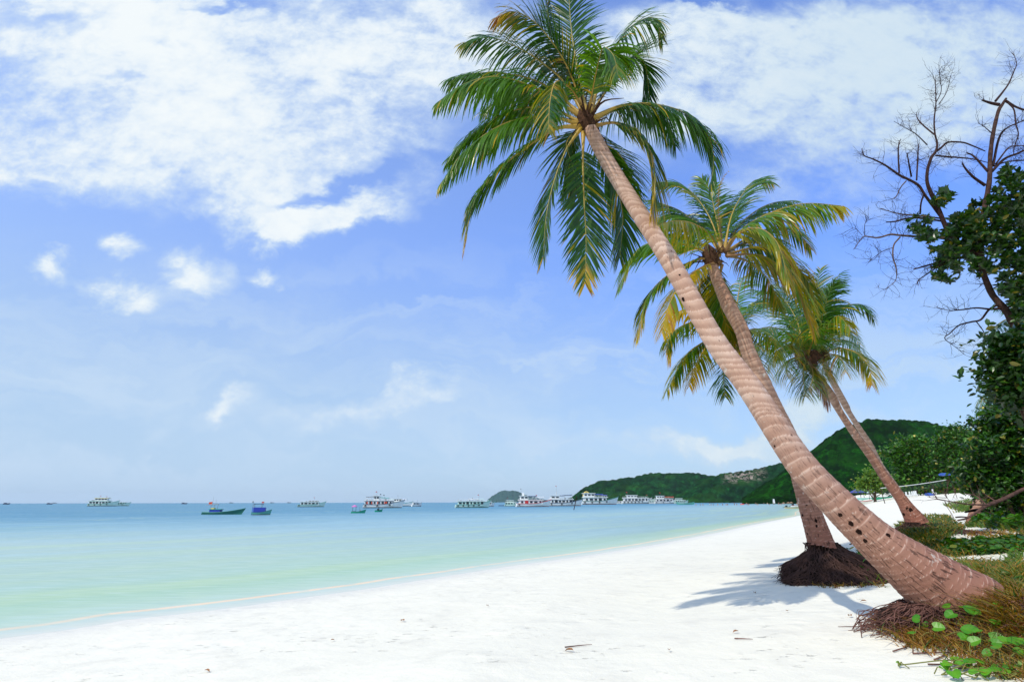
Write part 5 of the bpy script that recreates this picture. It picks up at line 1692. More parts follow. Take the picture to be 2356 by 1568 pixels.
# fallen bough and driftwood on the right
def C7(x, y): return ((3600 + x / 4.48) / 4, (1900 + y / 4.48) / 4)
def bough(label, traces, Y, mat, seed, twn=0, name='fallen_branch'):
    rnd = random.Random(seed); mb = MB(); first = None
    for (tr_, dy) in traces:
        q = world_pts([(*C7(x, y), w / 4.48 / 4) for (x, y, w) in tr_], Y, Y + dy)
        c = catmull(q, 8 * len(q)); mb.tube(c[:, :3], np.maximum(c[:, 3], .006), 8)
        if twn: twigs(mb, c[:, :3].tolist()[len(c) // 3:], twn, .5, rnd, 2, .010)
    return tag(mb.build(name, mat, smooth=True), label, 'fallen branch')
bough('long fallen bough sloping down from the dark trees to the grass',
      [([(1040, 800, 26), (1200, 762, 34), (1350, 670, 42), (1550, 540, 62), (1850, 420, 66), (2150, 270, 60), (2300, 200, 50)], 1.0),
       ([(1540, 525, 30), (1200, 510, 24), (900, 460, 18), (700, 420, 12), (600, 375, 7)], -.6), ([(900, 460, 10), (690, 430, 9), (490, 375, 5)], .4),
       ([(1540, 520, 30), (1430, 410, 22), (1330, 350, 14), (1190, 320, 8)], .5), ([(1700, 450, 24), (1560, 360, 18), (1480, 310, 10)], .4), ([(890, 455, 9), (800, 345, 6)], .2), ([(1025, 410, 9), (960, 210, 7)], .3)], 16.6, M_bough, 3, 4)
bough('short dark rotting log lying across the sand behind the third palm', [([(1165, 655, 26), (1350, 620, 52), (1560, 620, 60), (1700, 635, 40)], .5)], 19.5, M_root, 4, 0, 'log')
bough('thin brown stick leaning on the dark log', [([(1460, 605, 20), (1580, 650, 22), (1680, 690, 18)], -.3)], 19.0, M_wood_pale, 5, 0, 'stick')
bough('grey driftwood stick beside the dry grass', [([(1000, 745, 24), (1100, 738, 26), (1230, 745, 18)], .2)], 18.3, M_wood, 6, 0, 'stick')

# odds and ends on the sand
M_dryleaf = plain("dry_leaf", (.30, .15, .07), .8, .2)
rnd = random.Random(31)
for (x, y) in ((1852, 1350), (1995, 1385), (1810, 1408), (1960, 1420), (1735, 1365), (2080, 1490), (1700, 1455), (1320, 1500), (760, 1475), (470, 1545), (1120, 1395), (930, 1430), (1540, 1500), (2120, 1245)):
    p = hit(*F(x, y))
    if p is None: continue
    a = rnd.uniform(0, 6.28); s_ = rnd.uniform(.05, .09)
    d = Vector((math.cos(a), math.sin(a), .05)); n_ = Vector((0, 0, 1)); sd = d.cross(n_)
    tv, tf = leaf_template('oval')
    v = [p + Vector((0, 0, .02)) + sd * q[0] * s_ + d * q[1] * s_ + n_ * q[2] * s_ * 3 for q in tv]
    tag(link_mesh('dead_leaf', v, tf, M_dryleaf), 'small curled brown dead leaf lying on the white sand', 'dead leaf', 'dead leaves on the sand')
for (x, y, l) in ((2040, 1445, .35), (2070, 1478, .30), (2100, 1505, .42), (2055, 1500, .35), (2150, 1520, .4), (2135, 1530, .3), (2205, 1540, .35), (1300, 1490, .3), (1880, 1345, .2), (1690, 1470, .16)):
    p = hit(*F(x, y))
    if p is None: continue
    a = rnd.uniform(-.7, .7); d = Vector((math.cos(a), math.sin(a), 0)) * l
    pts = [p + Vector((0, 0, .012)), p + d * .5 + Vector((rnd.uniform(-.03, .03), rnd.uniform(-.03, .03), .03)), p + d + Vector((0, 0, .012))]
    for q in pts: q.z = gz(q.x, q.y) + .012
    mb = MB(); mb.tube(catmull(pts, 7), [.006, .006, .005, .005, .004, .003, .002], 5)
    tag(mb.build('twig', M_strand_pale), 'thin brown twig lying on the white sand', 'twig', 'twigs on the sand')
# ------------------------------------------------------------------ boats
def paint(name, col, rough=.45):
    return plain(name, col, rough, .4, .9, tuple(c * .82 for c in col))
M_white = paint("boat_white", (.78, .80, .78))
M_mint = paint("boat_mint", (.55, .74, .66))
M_teal = paint("boat_teal", (.10, .36, .30))
M_dgreen = paint("boat_green", (.016, .15, .11))
M_bgreen = paint("boat_bright_green", (.02, .34, .21))
M_navy = paint("boat_navy", (.02, .035, .09))
M_blue = paint("boat_blue", (.02, .05, .36))
M_red = paint("boat_red", (.55, .03, .03))
M_orange = paint("flag_orange", (.85, .10, .03))
M_yellow = paint("boat_yellow", (.75, .58, .16))
M_pink = paint("canopy_pink", (.72, .22, .50))
M_dark = paint("dark_opening", (.020, .032, .042))
M_grey = paint("boat_grey", (.25, .27, .28))
M_tyre = plain("tyre_rubber", (.012, .012, .013), .9, .2)
M_hullred = paint("keel_red", (.16, .03, .025))


def hull_geo(L, B, fb, rise=1.1, stern=.75, rake=.07, draft=.35, n=22, bow_pow=2.6):
    V, F_ = [], []
    prof = ((0, -draft), (.55, -draft * .55), (.82, .12 * fb), (.93, .5 * fb), (1.0, fb))
    for i in range(n + 1):
        u = i / n
        b = B / 2 * (stern + (1 - stern) * min(1, u / .35)) * (1 - max(0, (u - .45) / .55) ** bow_pow)
        b = max(b, .015 * B)
        sh = fb * (rise * max(0, (u - .25) / .75) ** 2.2 + .12 * (1 - u) ** 3)
        for sgn in (-1, 1):
            for k, (yb, z) in enumerate(prof if sgn < 0 else prof):
                zz = z + sh * max(0, (z + draft) / (fb + draft))
                xo = rake * L * u ** 5 * max(0, z / fb) - .02 * L * (1 - u) ** 6 * (1 - max(0, z / fb))
                fl = 1 - .28 * max(0, (u - .5) / .5) * (1 - k / 4)
                V.append((L * (u - .5) + xo, sgn * b * yb * fl, zz))
    m = 10
    for i in range(n):
        a, c = i * m, (i + 1) * m
        for k in range(4):
            F_.append((a + k, a + k + 1, c + k + 1, c + k))
            F_.append((a + 5 + k, c + 5 + k, c + 5 + k + 1, a + 5 + k + 1))
        F_.append((a + 0, c + 0, c + 5, a + 5))
    for e in (0, n):
        a = e * m
        ring = [a + k for k in range(5)] + [a + 5 + k for k in (4, 3, 2, 1, 0)]
        F_.append(ring if e else ring[::-1])
    return V, F_


def hull_at(L, B, fb, u, rise=1.1, stern=.75, rake=.07, bow_pow=2.6):
    b = B / 2 * (stern + (1 - stern) * min(1, u / .35)) * (1 - max(0, (u - .45) / .55) ** bow_pow)
    sh = fb * (rise * max(0, (u - .25) / .75) ** 2.2 + .12 * (1 - u) ** 3)
    return L * (u - .5) + rake * L * u ** 5, max(b, .015 * B), fb + sh


def hull(parent, L, B, fb, mat, trim, deck=None, boot=None, **kw):
    V, F_ = hull_geo(L, B, fb, **kw)
    o = link_mesh('hull', V, F_, mat, parent, smooth=False)
    k2 = {k: v for k, v in kw.items() if k in ('rise', 'stern', 'rake', 'bow_pow')}
    top = [hull_at(L, B, fb, u, **k2) for u in np.linspace(0, 1, 22)]
    g = MB()
    for s in (-1, 1):
        g.tube([(x, s * b, z) for (x, b, z) in top], .055 * fb + .012 * B, 6)
    g.build('gunwale', trim, parent, smooth=True)
    d = MB()
    for a, c in zip(top[:-1], top[1:]):
        zz = .16 * fb
        d.add([(a[0], -a[1] * .96, a[2] - zz), (a[0], a[1] * .96, a[2] - zz), (c[0], c[1] * .96, c[2] - zz), (c[0], -c[1] * .96, c[2] - zz)], [(0, 3, 2, 1)])
    d.build('deck', deck or mat, parent)
    if boot is not None:
        bt = MB(); st = np.linspace(0, 1, 22)
        for s in (-1, 1):
            vs_ = []
            for u in st:
                x, b, z = hull_at(L, B, fb, u, **k2)
                fl = 1 - .28 * max(0, (u - .5) / .5) * .5
                xx = L * (u - .5) + .004 * L
                vs_ += [(xx, s * (b * .80 * fl + .02 * B), -.02 * fb), (xx, s * (b * .86 * fl + .02 * B), .20 * fb)]
            bt.add(vs_, [(2 * i, 2 * i + 2, 2 * i + 3, 2 * i + 1) for i in range(21)])
        bt.build('boot_stripe', boot, parent)
    return top


def flag(parent, x, z, h, size, mat, y=0.0):
    m = MB(); m.tube([(x, y, z), (x, y, z + h)], .03 * max(1, size), 5)
    p = m.build('flagpole', M_grey, parent)
    V, F_ = [], []
    for i in range(5):
        u = i / 4
        for k in (0, 1):
            V.append((x - size * u, y + .12 * size * math.sin(u * 5), z + h - .05 * size - k * size * .65 - .1 * size * u))
    for i in range(4): F_.append((2 * i, 2 * i + 1, 2 * i + 3, 2 * i + 2))
    link_mesh('flag', V, F_, mat, p)


def place_boat(root, px0, px1, row, L_ref=None, yaw=0, ymax=560):
    """stand a boat at the water row seen in the photo (4096-space px0..px1, row); its length follows from its distance"""
    x0, x1, r = px0 / 4, px1 / 4, row / 4
    d = ray((x0 + x1) / 2, r)
    Y = -CAM_Z / d.z * d.y if d.z < -1e-5 else 1e9
    Y = min(max(Y, 20), ymax)
    c = at((x0 + x1) / 2, r, Y)
    root.location = (c.x, Y, 0.0)
    root.rotation_euler = (0, 0, R(yaw))
    L = (x1 - x0) * pxm((c.x, Y, 0)) / max(.35, abs(math.cos(R(yaw))) + .12 * abs(math.sin(R(yaw))))
    return L


def tour_boat(label, px0, px1, row, hull_m=M_white, trim=M_teal, boot=M_dark, roof=M_white, cabin=M_white, cab=(.06, .74), upper=None, canopy=None, yaw=6, nwin=6, tyres=4, flags=(), win=M_dark, door=None, h=1.0, group='tour boats moored in the bay', rail=True, extra=None):
    root = thing('tour_boat', label, 'boat', group=group)
    L = place_boat(root, px0, px1, row, yaw=yaw)
    B = L * .25; fb = L * .080 * h
    hull(root, L, B, fb, hull_m, trim, boot=boot, rise=1.5, stern=.82, rake=.07)
    X = lambda u: L * (u - .5)
    ch = L * .115 * h
    z0 = fb * .85
    a, b = cab
    bw = B * .80
    # main cabin, narrowing a little to the front
    m = MB(); cx = (X(a) + X(b)) / 2; ln = X(b) - X(a)
    m.box((cx, 0, z0 + ch / 2), (ln, bw, ch), taper=.985)
    m.build('cabin', cabin, root)
    for s in (-1, 1):
        for k in range(nwin):
            u = (k + .5) / nwin
            w_ = ln / nwin * (.66, .40, .72, .54)[(k + int(px0)) % 4]
            q = MB(); q.box((X(a) + ln * u, s * (bw / 2 * .992 + .004 * L), z0 + ch * .58), (w_, .012 * L, ch * (.46, .62, .46, .40)[(k * 3 + int(px1)) % 4]))
            wobj = q.build('door' if (door is not None and k == door) else 'window', (M_red if trim is M_red else M_dark) if (door is not None and k == door) else win, root)
    q = MB(); q.box((X(b) * .995 + .004 * L, 0, z0 + ch * .66), (.012 * L, bw * .7, ch * .4)); q.build('windscreen', win, root)
    zr = z0 + ch
    m = MB(); m.box((cx + L * .005, 0, zr + .008 * L), (ln + L * .06, bw * 1.10, .016 * L)); m.build('roof', roof, root)
    m = MB(); m.box((cx + L * .005, 0, zr - .004 * L), (ln + L * .062, bw * 1.115, .006 * L)); m.build('roof_edge', trim, root)
    if rail:
        m = MB(); zt = zr + .016 * L + .035 * L
        for s in (-1, 1):
            m.tube([(X(a), s * bw * .52, zt), (X(b), s * bw * .50, zt)], .0028 * L, 4)
            for k in range(9):
                x = X(a) + ln * k / 8; m.tube([(x, s * bw * .52, zr + .012 * L), (x, s * bw * .52, zt)], .0022 * L, 4)
        m.tube([(X(a), -bw * .52, zt), (X(a), bw * .52, zt)], .0028 * L, 4)
        m.build('railing', M_white, root)
    ztop = zr
    if upper:
        ua, ub, uh, um = upper
        uhh = ch * uh; um = um or cabin
        m = MB(); m.box(((X(ua) + X(ub)) / 2, 0, zr + .016 * L + uhh / 2), (X(ub) - X(ua), bw * .72, uhh), taper=.97); m.build('upper_cabin', um, root)
        n2 = max(2, int((ub - ua) / .09))
        for s in (-1, 1):
            for k in range(n2):
                q = MB(); q.box((X(ua) + (X(ub) - X(ua)) * (k + .5) / n2, s * (bw * .36 + .002 * L), zr + .016 * L + uhh * .6), ((X(ub) - X(ua)) / n2 * .62, .012 * L, uhh * .42)); q.build('window', win, root)
        ztop = zr + .016 * L + uhh
        m = MB(); m.box(((X(ua) + X(ub)) / 2, 0, ztop + .006 * L), (X(ub) - X(ua) + .05 * L, bw * .86, .012 * L)); m.build('upper_roof', roof, root)
    if canopy:
        for (ca, cb, cz, cm, sl) in canopy:
            m = MB(); za = zr + ch * cz; V, F_ = [], []
            for i in range(9):
                u = i / 8; x = X(ca) + (X(cb) - X(ca)) * u
                for k, yy in enumerate((-.5, -.25, 0, .25, .5)):
                    V.append((x, yy * bw * .95, za + sl * u * L + .012 * L * (1 - (yy * 2) ** 2) - .004 * L * math.sin(u * PI * 2) ** 2))
            for i in range(8):
                for k in range(4): F_.append((i * 5 + k, i * 5 + k + 1, i * 5 + k + 6, i * 5 + k + 5))
            nb = len(V)
            V2 = [(v[0], v[1], v[2] - .008 * L) for v in V]
            m.add(V + V2, F_ + [tuple(q + nb for q in f[::-1]) for f in F_] + [(i * 5, i * 5 + 5, i * 5 + 5 + nb, i * 5 + nb) for i in range(8)] + [(i * 5 + 4, i * 5 + 4 + nb, i * 5 + 9 + nb, i * 5 + 9) for i in range(8)])
            co = m.build('canopy', cm, root)
            p = MB()
            for u in (.05, .5, .95):
                for s in (-1, 1):
                    x = X(ca) + (X(cb) - X(ca)) * u
                    p.tube([(x, s * bw * .44, zr + .01 * L), (x, s * bw * .44, za + sl * u * L)], .003 * L, 5)
            p.build('canopy_posts', M_white, co)
    # bits on the decks and at the rail that break the outline
    rnd_ = random.Random(int(px0))
    cl = MB()
    for k in range(7):
        u = rnd_.uniform(a + .02, b - .02); s_ = L * rnd_.uniform(.012, .03)
        cl.box((X(u), rnd_.uniform(-.3, .3) * bw, zr + .016 * L + s_ / 2), (s_ * 1.4, s_, s_))
    cl.build('deck_gear', M_grey, root)
    for k in range(tyres):
        u = .06 + .62 * k / max(1, tyres - 1)
        x, bb, z = hull_at(L, B, fb, u, rise=1.5, stern=.82, rake=.07)
        for s in (-1, 1):
            t_ = MB(); t_.torus((x, s * (bb + .012 * L), z * .62), (0, 1, .1), .017 * L, .007 * L); t_.build('tyre_fender', M_tyre, root, smooth=True)
    bx, bb, bz = hull_at(L, B, fb, 1.0, rise=1.5, stern=.82, rake=.07)
    m = MB(); m.tube([(bx - .03 * L, 0, bz - .02 * L), (bx + .005 * L, 0, bz + .02 * L)], .008 * L, 6); m.build('bow_post', trim, root)
    for (u, hh, s_, mt) in flags:
        flag(root, X(u), ztop if upper and upper[0] - .03 <= u <= upper[1] + .03 else zr, hh * L, s_ * L, mt)
    if extra: extra(root, L, B, fb, X, zr, ztop, ch, bw)
    return root


def vests(root, L, B, fb, X, zr, ztop, ch, bw):
    for u in (.10, .22, .37, .56, .60):
        m = MB(); m.box((X(u), -bw / 2 - .012 * L, zr - ch * .45), (.022 * L, .012 * L, ch * .5)); m.build('life_vest', M_orange, root)


def tall_mast(root, L, B, fb, X, zr, ztop, ch, bw):
    m = MB(); m.tube([(X(.24), 0, zr), (X(.24), 0, zr + .24 * L)], .005 * L, 6); m.tube([(X(.24), 0, zr + .2 * L), (X(.02), 0, zr + .02 * L)], .0015 * L, 4); m.tube([(X(.24), 0, zr + .2 * L), (X(.6), 0, zr + .03 * L)], .0015 * L, 4)
    m.build('mast', M_white, root)


def funnel(root, L, B, fb, X, zr, ztop, ch, bw):
    m = MB(); m.box((X(.20), 0, ztop + .05 * L), (.07 * L, bw * .4, .10 * L), taper=.7); m.build('lamp_tower', M_white, root)


def arch(root, L, B, fb, X, zr, ztop, ch, bw):
    m = MB(); m.tube(catmull([(X(.07), 0, zr), (X(.05), 0, zr + .09 * L), (X(.13), 0, zr + .16 * L), (X(.21), 0, zr + .12 * L), (X(.22), 0, zr)], 16), .016 * L, 8); m.build('stern_arch', M_yellow, root)


r_ = M_red; W = M_white
tour_boat('mint white tour boat with pale yellow upper roof, moored farthest left in the bay', 358, 463, 2022, hull_m=M_mint, trim=M_teal, cabin=W, cab=(.05, .72), upper=(.22, .66, .8, W), roof=M_mint, yaw=8, tyres=4, flags=((.38, .10, .03, r_), (.60, .07, .03, r_)),
          canopy=[(.20, .70, 1.0, M_yellow, .0)])
tour_boat('single decked mint boat half hidden by the leftmost tour boat', 440, 512, 2021, hull_m=M_mint, trim=M_teal, cabin=M_mint, cab=(.05, .80), yaw=14, tyres=2, flags=((.7, .04, .02, M_dark),))
tour_boat('small white single decked boat with red flag, alone right of the blue fishing boats', 1193, 1293, 2025, hull_m=M_mint, trim=M_teal, cabin=W, cab=(.10, .80), yaw=16, nwin=5, tyres=1, flags=((.62, .13, .035, r_),), roof=W, upper=(.40, .75, .35, W))
tour_boat('large white tour boat hung with orange life vests, small green dinghies in front', 1455, 1606, 2029, hull_m=W, trim=M_navy, boot=M_dark, cabin=W, cab=(.03, .76), upper=(.26, .40, .95, W), canopy=[(.06, .30, .85, M_grey, .01), (.42, .66, .75, M_teal, -.02)], yaw=8, nwin=7, tyres=3,
          flags=((.33, .12, .035, r_), (.44, .18, .03, M_dark), (.53, .16, .03, M_dark)), extra=vests, door=3)
tour_boat('two decked white boat with teal canopy behind the large life vest boat', 1556, 1646, 2022, hull_m=W, trim=M_teal, cabin=W, cab=(.02, .62), upper=(.22, .55, .95, W), canopy=[(.02, .24, 1.0, M_mint, 0), (.55, .80, .95, W, 0)], yaw=-4, nwin=4, tyres=0, flags=((.38, .16, .03, M_dark),))
tour_boat('tiny white cabin boat at the right end of the life vest boats', 1648, 1684, 2023, hull_m=W, trim=M_grey, cabin=W, cab=(.1, .65), yaw=40, nwin=3, tyres=1, flags=((.6, .2, .05, M_dark),), h=1.9, rail=False)
tour_boat('mint green tour boat with dark tyre fenders left of the island', 1822, 1955, 2028, hull_m=M_mint, trim=M_teal, boot=M_dgreen, cabin=M_mint, cab=(.07, .84), canopy=[(.38, .68, .62, W, .0), (.58, .84, .60, M_mint, .0)], yaw=12, nwin=7, tyres=5, flags=((.52, .10, .03, M_dark), (.70, .20, .035, r_)))
tour_boat('pale boat mostly hidden behind the mint boat beside the island', 1892, 1976, 2023, hull_m=W, trim=M_teal, boot=M_hullred, cabin=W, cab=(.1, .88), canopy=[(.3, .75, .8, M_mint, 0)], yaw=14, nwin=6, tyres=0)
tour_boat('small mint two decked boat against the island, left of the red trimmed boat', 2018, 2082, 2022, hull_m=M_mint, trim=M_teal, cabin=M_mint, cab=(.04, .72), upper=(.1, .58, .9, M_mint), yaw=-8, nwin=4, tyres=2, flags=((.2, .14, .04, r_),), h=1.2)
tour_boat('white tour boat with bright red trim and red doorway', 2065, 2198, 2024, hull_m=W, trim=r_, boot=M_hullred, cabin=W, cab=(.08, .78), upper=(.11, .34, .95, W), canopy=[(.34, .60, 1.0, M_navy, .008), (.56, .84, .82, W, .006)], yaw=10, nwin=5, tyres=1, door=1, flags=((.14, .22, .025, M_dark), (.63, .16, .035, r_)), extra=funnel)
tour_boat('white tour boat with navy stripes and a long dark awning', 2193, 2326, 2021, hull_m=W, trim=M_navy, boot=M_hullred, cabin=W, cab=(.04, .72), upper=(.06, .32, .8, W), canopy=[(.32, .72, .95, M_navy, .03)], yaw=10, nwin=6, tyres=3, extra=tall_mast, flags=((.25, .30, .03, r_),))
tour_boat('white boat with yellow stern arch and blue canopy before the headland', 2325, 2468, 2015, hull_m=W, trim=M_dgreen, boot=M_hullred, cabin=W, cab=(.06, .70), upper=(.05, .36, .85, W), canopy=[(.36, .60, .8, M_blue, .0), (.56, .72, .65, M_blue, -.01)], yaw=8, nwin=5, tyres=4, extra=arch, flags=((.4, .12, .02, r_),))
tour_boat('long white boat with a row of wide windows moored off the green headland', 2487, 2603, 2010, hull_m=W, trim=M_grey, boot=M_dark, cabin=W, cab=(.06, .90), upper=(.18, .52, .7, W), yaw=4, nwin=7, tyres=6, flags=((.2, .12, .04, r_), (.9, .12, .03, r_)))
tour_boat('small pale boat showing left of the long windowed boat', 2455, 2492, 2009, hull_m=W, trim=M_grey, cabin=W, cab=(.06, .8), yaw=4, nwin=4, tyres=0, h=1.4)
tour_boat('pale boat glimpsed between the long windowed boat and the orange decked one', 2595, 2640, 2007, hull_m=W, trim=M_grey, cabin=M_mint, cab=(.06, .8), upper=(.2, .6, .8, M_mint), yaw=4, nwin=4, tyres=0, h=1.4)
tour_boat('white boat with orange life jackets heaped on its upper deck', 2617, 2704, 2006, hull_m=W, trim=M_navy, cabin=W, cab=(.04, .84), upper=(.1, .45, .9, W), canopy=[(.48, .90, .7, M_orange, .0)], yaw=4, nwin=5, tyres=3, flags=((.3, .16, .05, r_), (.85, .1, .05, r_)), h=1.15)
tour_boat('mint boat at the right end of the moored row', 2698, 2750, 2003, hull_m=M_mint, trim=M_teal, cabin=M_mint, cab=(.04, .84), upper=(.08, .6, .9, M_mint), yaw=4, nwin=5, tyres=3, h=1.35)


def small_boat(label, px0, px1, row, hull_m, trim, kind, yaw=4, name='fishing_boat', boot=None, group='small boats at anchor', ymax=560, z=0.0, Y=None):
    root = thing(name, label, 'boat', group=group)
    L = place_boat(root, px0, px1, row, yaw=yaw, ymax=ymax)
    if Y is not None:
        c = at((px0 + px1) / 8, row / 4, Y)
        root.location = (c.x, Y, gz(c.x, Y) + .10)
        L = (px1 - px0) / 4 * pxm((c.x, Y, 1.0))
    B = L * .22
    X = lambda u: L * (u - .5)
    if kind == 'long':          # long low hull, blue wheelhouse aft under a pole frame
        fb = L * .055; hull(root, L, B, fb, hull_m, trim, M_grey, rise=1.9, stern=.7, rake=.10, bow_pow=2.0)
        m = MB(); m.box((X(.325), 0, fb * .6 + .045 * L), (.27 * L, B * .8, .09 * L)); m.build('wheelhouse', M_blue, root)
        m = MB(); m.box((X(.33), 0, fb * .6 + .098 * L), (.31 * L, B * .9, .014 * L)); m.build('roof', M_bgreen, root)
        m = MB(); m.box((X(.25), 0, fb * .6 + .12 * L), (.08 * L, B * .5, .03 * L)); m.build('net_heap', M_yellow, root)
        m = MB(); m.box((X(.50), 0, fb * 1.0), (.10 * L, B * .5, .02 * L)); m.build('hatch', M_red, root)
        m = MB()
        for (a_, b_) in (((.19, .06), (.18, .22)), ((.26, .10), (.27, .22)), ((.35, .10), (.37, .24)), ((.06, .21), (.39, .245)), ((.22, .2), (.22, .42)), ((.30, .2), (.30, .36))):
            m.tube([(X(a_[0]), 0, fb * .5 + a_[1] * L), (X(b_[0]), 0, fb * .5 + b_[1] * L)], .006 * L if b_[1] < .3 else .0022 * L, 5)
        m.build('pole_frame', M_grey, root)
        flag(root, X(.205), fb * .5 + .20 * L, .10 * L, .085 * L, M_orange)
    elif kind == 'cabin':       # tall blue tarp cabin
        fb = L * .13; hull(root, L, B * 1.6, fb, hull_m, trim, M_grey, boot=boot, rise=1.3, stern=.75, rake=.08)
        m = MB(); m.box((X(.42), 0, fb * .8 + .16 * L), (.62 * L, B * 1.2, .30 * L)); m.build('cabin', M_blue, root)
        m = MB(); m.box((X(.10), 0, fb * .7 + .10 * L), (.16 * L, B * 1.1, .46 * L)); m.build('tarpaulin', paint('tarp_pale_blue', (.10, .22, .55)), root)
        m = MB(); m.box((X(.33), 0, fb * .8 + .50 * L), (.50 * L, B * 1.2, .025 * L)); m.build('awning', M_navy, root)
        m = MB()
        for u in (.10, .5):
            for s in (-1, 1): m.tube([(X(u), s * B * .55, fb * .8 + .25 * L), (X(u), s * B * .55, fb * .8 + .5 * L)], .010 * L, 5)
        m.tube([(X(.02), 0, fb), (X(.02), 0, fb + .6 * L)], .010 * L, 5); m.box((X(.01), 0, fb + .58 * L), (.07 * L, .05 * L, .09 * L))
        m.build('awning_posts', M_grey, root)
        flag(root, X(.60), fb * .8 + .42 * L, .22 * L, .12 * L, M_orange)
    elif kind == 'canopy':      # pink fringed parasol canopy on posts
        fb = L * .11; hull(root, L, B * 1.2, fb, hull_m, trim, M_grey, rise=1.5, stern=.7, rake=.10)
        m = MB(); n = 12; th = np.linspace(0, 2 * PI, n, endpoint=False)
        V = [(X(.22), 0, fb + .50 * L)] + [(X(.22) + .20 * L * math.cos(a), .16 * L * math.sin(a), fb + .40 * L) for a in th] + [(X(.22) + .205 * L * math.cos(a), .165 * L * math.sin(a), fb + .345 * L) for a in th]
        m.add(V, [(0, 1 + i, 1 + (i + 1) % n) for i in range(n)] + [(1 + i, 1 + n + i, 1 + n + (i + 1) % n, 1 + (i + 1) % n) for i in range(n)]); m.build('canopy', M_pink, root)
        m = MB()
        for u in (.10, .34): m.tube([(X(u), 0, fb * .8), (X(u), 0, fb + .40 * L)], .014 * L, 5)
        m.tube([(X(.62), 0, fb), (X(.62), 0, fb + .40 * L)], .008 * L, 5); m.box((X(.22), 0, fb * 1.1), (.26 * L, B * .8, .05 * L)); m.build('posts', M_dark, root)
        m = MB(); m.box((X(.66), 0, fb * 1.4), (.10 * L, .06 * L, .14 * L), taper=.7); m.build('cargo', M_grey, root)
    elif kind == 'dinghy':
        fb = L * .20; hull(root, L, B * 1.6, fb, hull_m, trim, M_grey, rise=1.0, stern=.6, rake=.10)
        m = MB(); m.tube([(X(.5), 0, fb), (X(.55), 0, fb + .55 * L)], .03 * L, 6); m.box((X(.45), 0, fb + .12 * L), (.3 * L, B * .8, .18 * L)); m.build('outboard', M_dark, root)
    elif kind == 'frame':       # shallow crescent hull with a bare canopy frame
        fb = L * .07; V, F_ = hull_geo(L, B * .8, fb, rise=1.3, stern=.18, rake=.05, bow_pow=1.8)
        V = [(x, y, z + .09 * L * max(0, (-.32 - x / L) / .18) ** 2 * (1 if z > 0 else .3)) for (x, y, z) in V]
        link_mesh('hull', V, F_, hull_m, root)
        m = MB()
        for u in (.28, .45, .68):
            for s in (-1, 1): m.tube([(X(u), s * B * .3, fb * .8), (X(u), s * B * .3, .20 * L)], .006 * L, 5)
        for s in (-1, 1): m.tube([(X(.2), s * B * .3, .195 * L), (X(.72), s * B * .3, .205 * L)], .006 * L, 5)
        m.build('canopy_frame', M_grey, root)
    elif kind == 'canoe':
        fb = L * .06; hull(root, L, B * .7, fb, hull_m, trim, M_grey, rise=.8, stern=.5, rake=.05)
        m = MB(); m.box((X(.4), 0, fb), (.2 * L, B * .5, .02 * L)); m.build('thwart', M_grey, root)
    elif kind == 'trawler':     # distant working boat, dark against the horizon
        fb = L * .11; hull(root, L, B * 1.2, fb, hull_m, trim, M_grey, rise=1.2, stern=.7, rake=.08)
        m = MB(); m.box((X(.30), 0, fb + .07 * L), (.34 * L, B * .9, .16 * L)); m.build('wheelhouse', M_navy, root)
        m = MB(); m.tube([(X(.55), 0, fb), (X(.55), 0, fb + .28 * L)], .012 * L, 5); m.build('mast', M_navy, root)
    elif kind == 'speed':       # beached white motor boat with an outboard
        fb = L * .085; hull(root, L, B, fb, hull_m, trim, M_white, rise=.8, stern=.85, rake=.10)
        m = MB(); m.box((X(.02), 0, fb * 1.1), (.06 * L, B * .3, .16 * L)); m.build('outboard', M_dark, root)
        m = MB(); m.box((X(.30), 0, fb * 1.15), (.10 * L, B * .7, .05 * L)); m.box((X(.42), 0, fb * 1.3), (.05 * L, B * .7, .09 * L), rot=Matrix.Rotation(-.5, 3, 'Y')); m.build('seats', M_white, root)
    elif kind == 'longtail':
        fb = L * .06; hull(root, L, B * .8, fb, hull_m, trim, M_grey, boot=boot, rise=1.6, stern=.6, rake=.10, bow_pow=2.0)
        m = MB(); m.box((X(.06), 0, fb * 1.5), (.07 * L, B * .3, .09 * L)); m.tube([(X(.06), 0, fb * 1.6), (X(-.10), 0, fb * .6)], .008 * L, 5); m.build('engine', M_dark, root)
        m = MB()
        for u in (.3, .5, .7): m.box((X(u), 0, fb * 1.0), (.03 * L, B * .6, .012 * L))
        m.build('thwarts', M_grey, root)
    return root


small_boat('long dark green fishing boat with blue wheelhouse and large orange flag', 813, 964, 2055, M_dgreen, M_teal, 'long', yaw=3)
small_boat('stubby green fishing boat carrying a tall blue tarpaulin cabin', 1008, 1078, 2057, M_teal, M_dgreen, 'cabin', yaw=12, boot=M_hullred)
small_boat('little bright green boat with a pink canopy', 1405, 1458, 2050, M_bgreen, M_dgreen, 'canopy', yaw=10)
small_boat('tiny dark green dinghy in front of the life vest boat', 1500, 1527, 2045, M_bgreen, M_dgreen, 'dinghy', yaw=30)
small_boat('slim dark canoe at the stern of the small mint boat', 1994, 2030, 2021, M_navy, M_navy, 'canoe', yaw=2)
small_boat('dark inflatable dinghy tied beside the tiny cabin boat', 1664, 1684, 2023, M_navy, M_navy, 'canoe', yaw=-10)
small_boat('teal crescent hulled boat with an empty canopy frame', 2708, 2776, 2016, M_teal, M_teal, 'frame', yaw=2)
for lb, x0, x1, row in (('dark fishing boat on the horizon nearest the picture\'s left edge', 15, 39, 2007), ('dark fishing boat on the horizon just left of the mint tour boats', 189, 210, 2007), ('low dark boat on the horizon above the long green fishing boat', 727, 748, 2008)):
    small_boat(lb, x0, x1, row, M_navy, M_navy, 'trawler', yaw=5, ymax=900, group='fishing boats on the horizon')
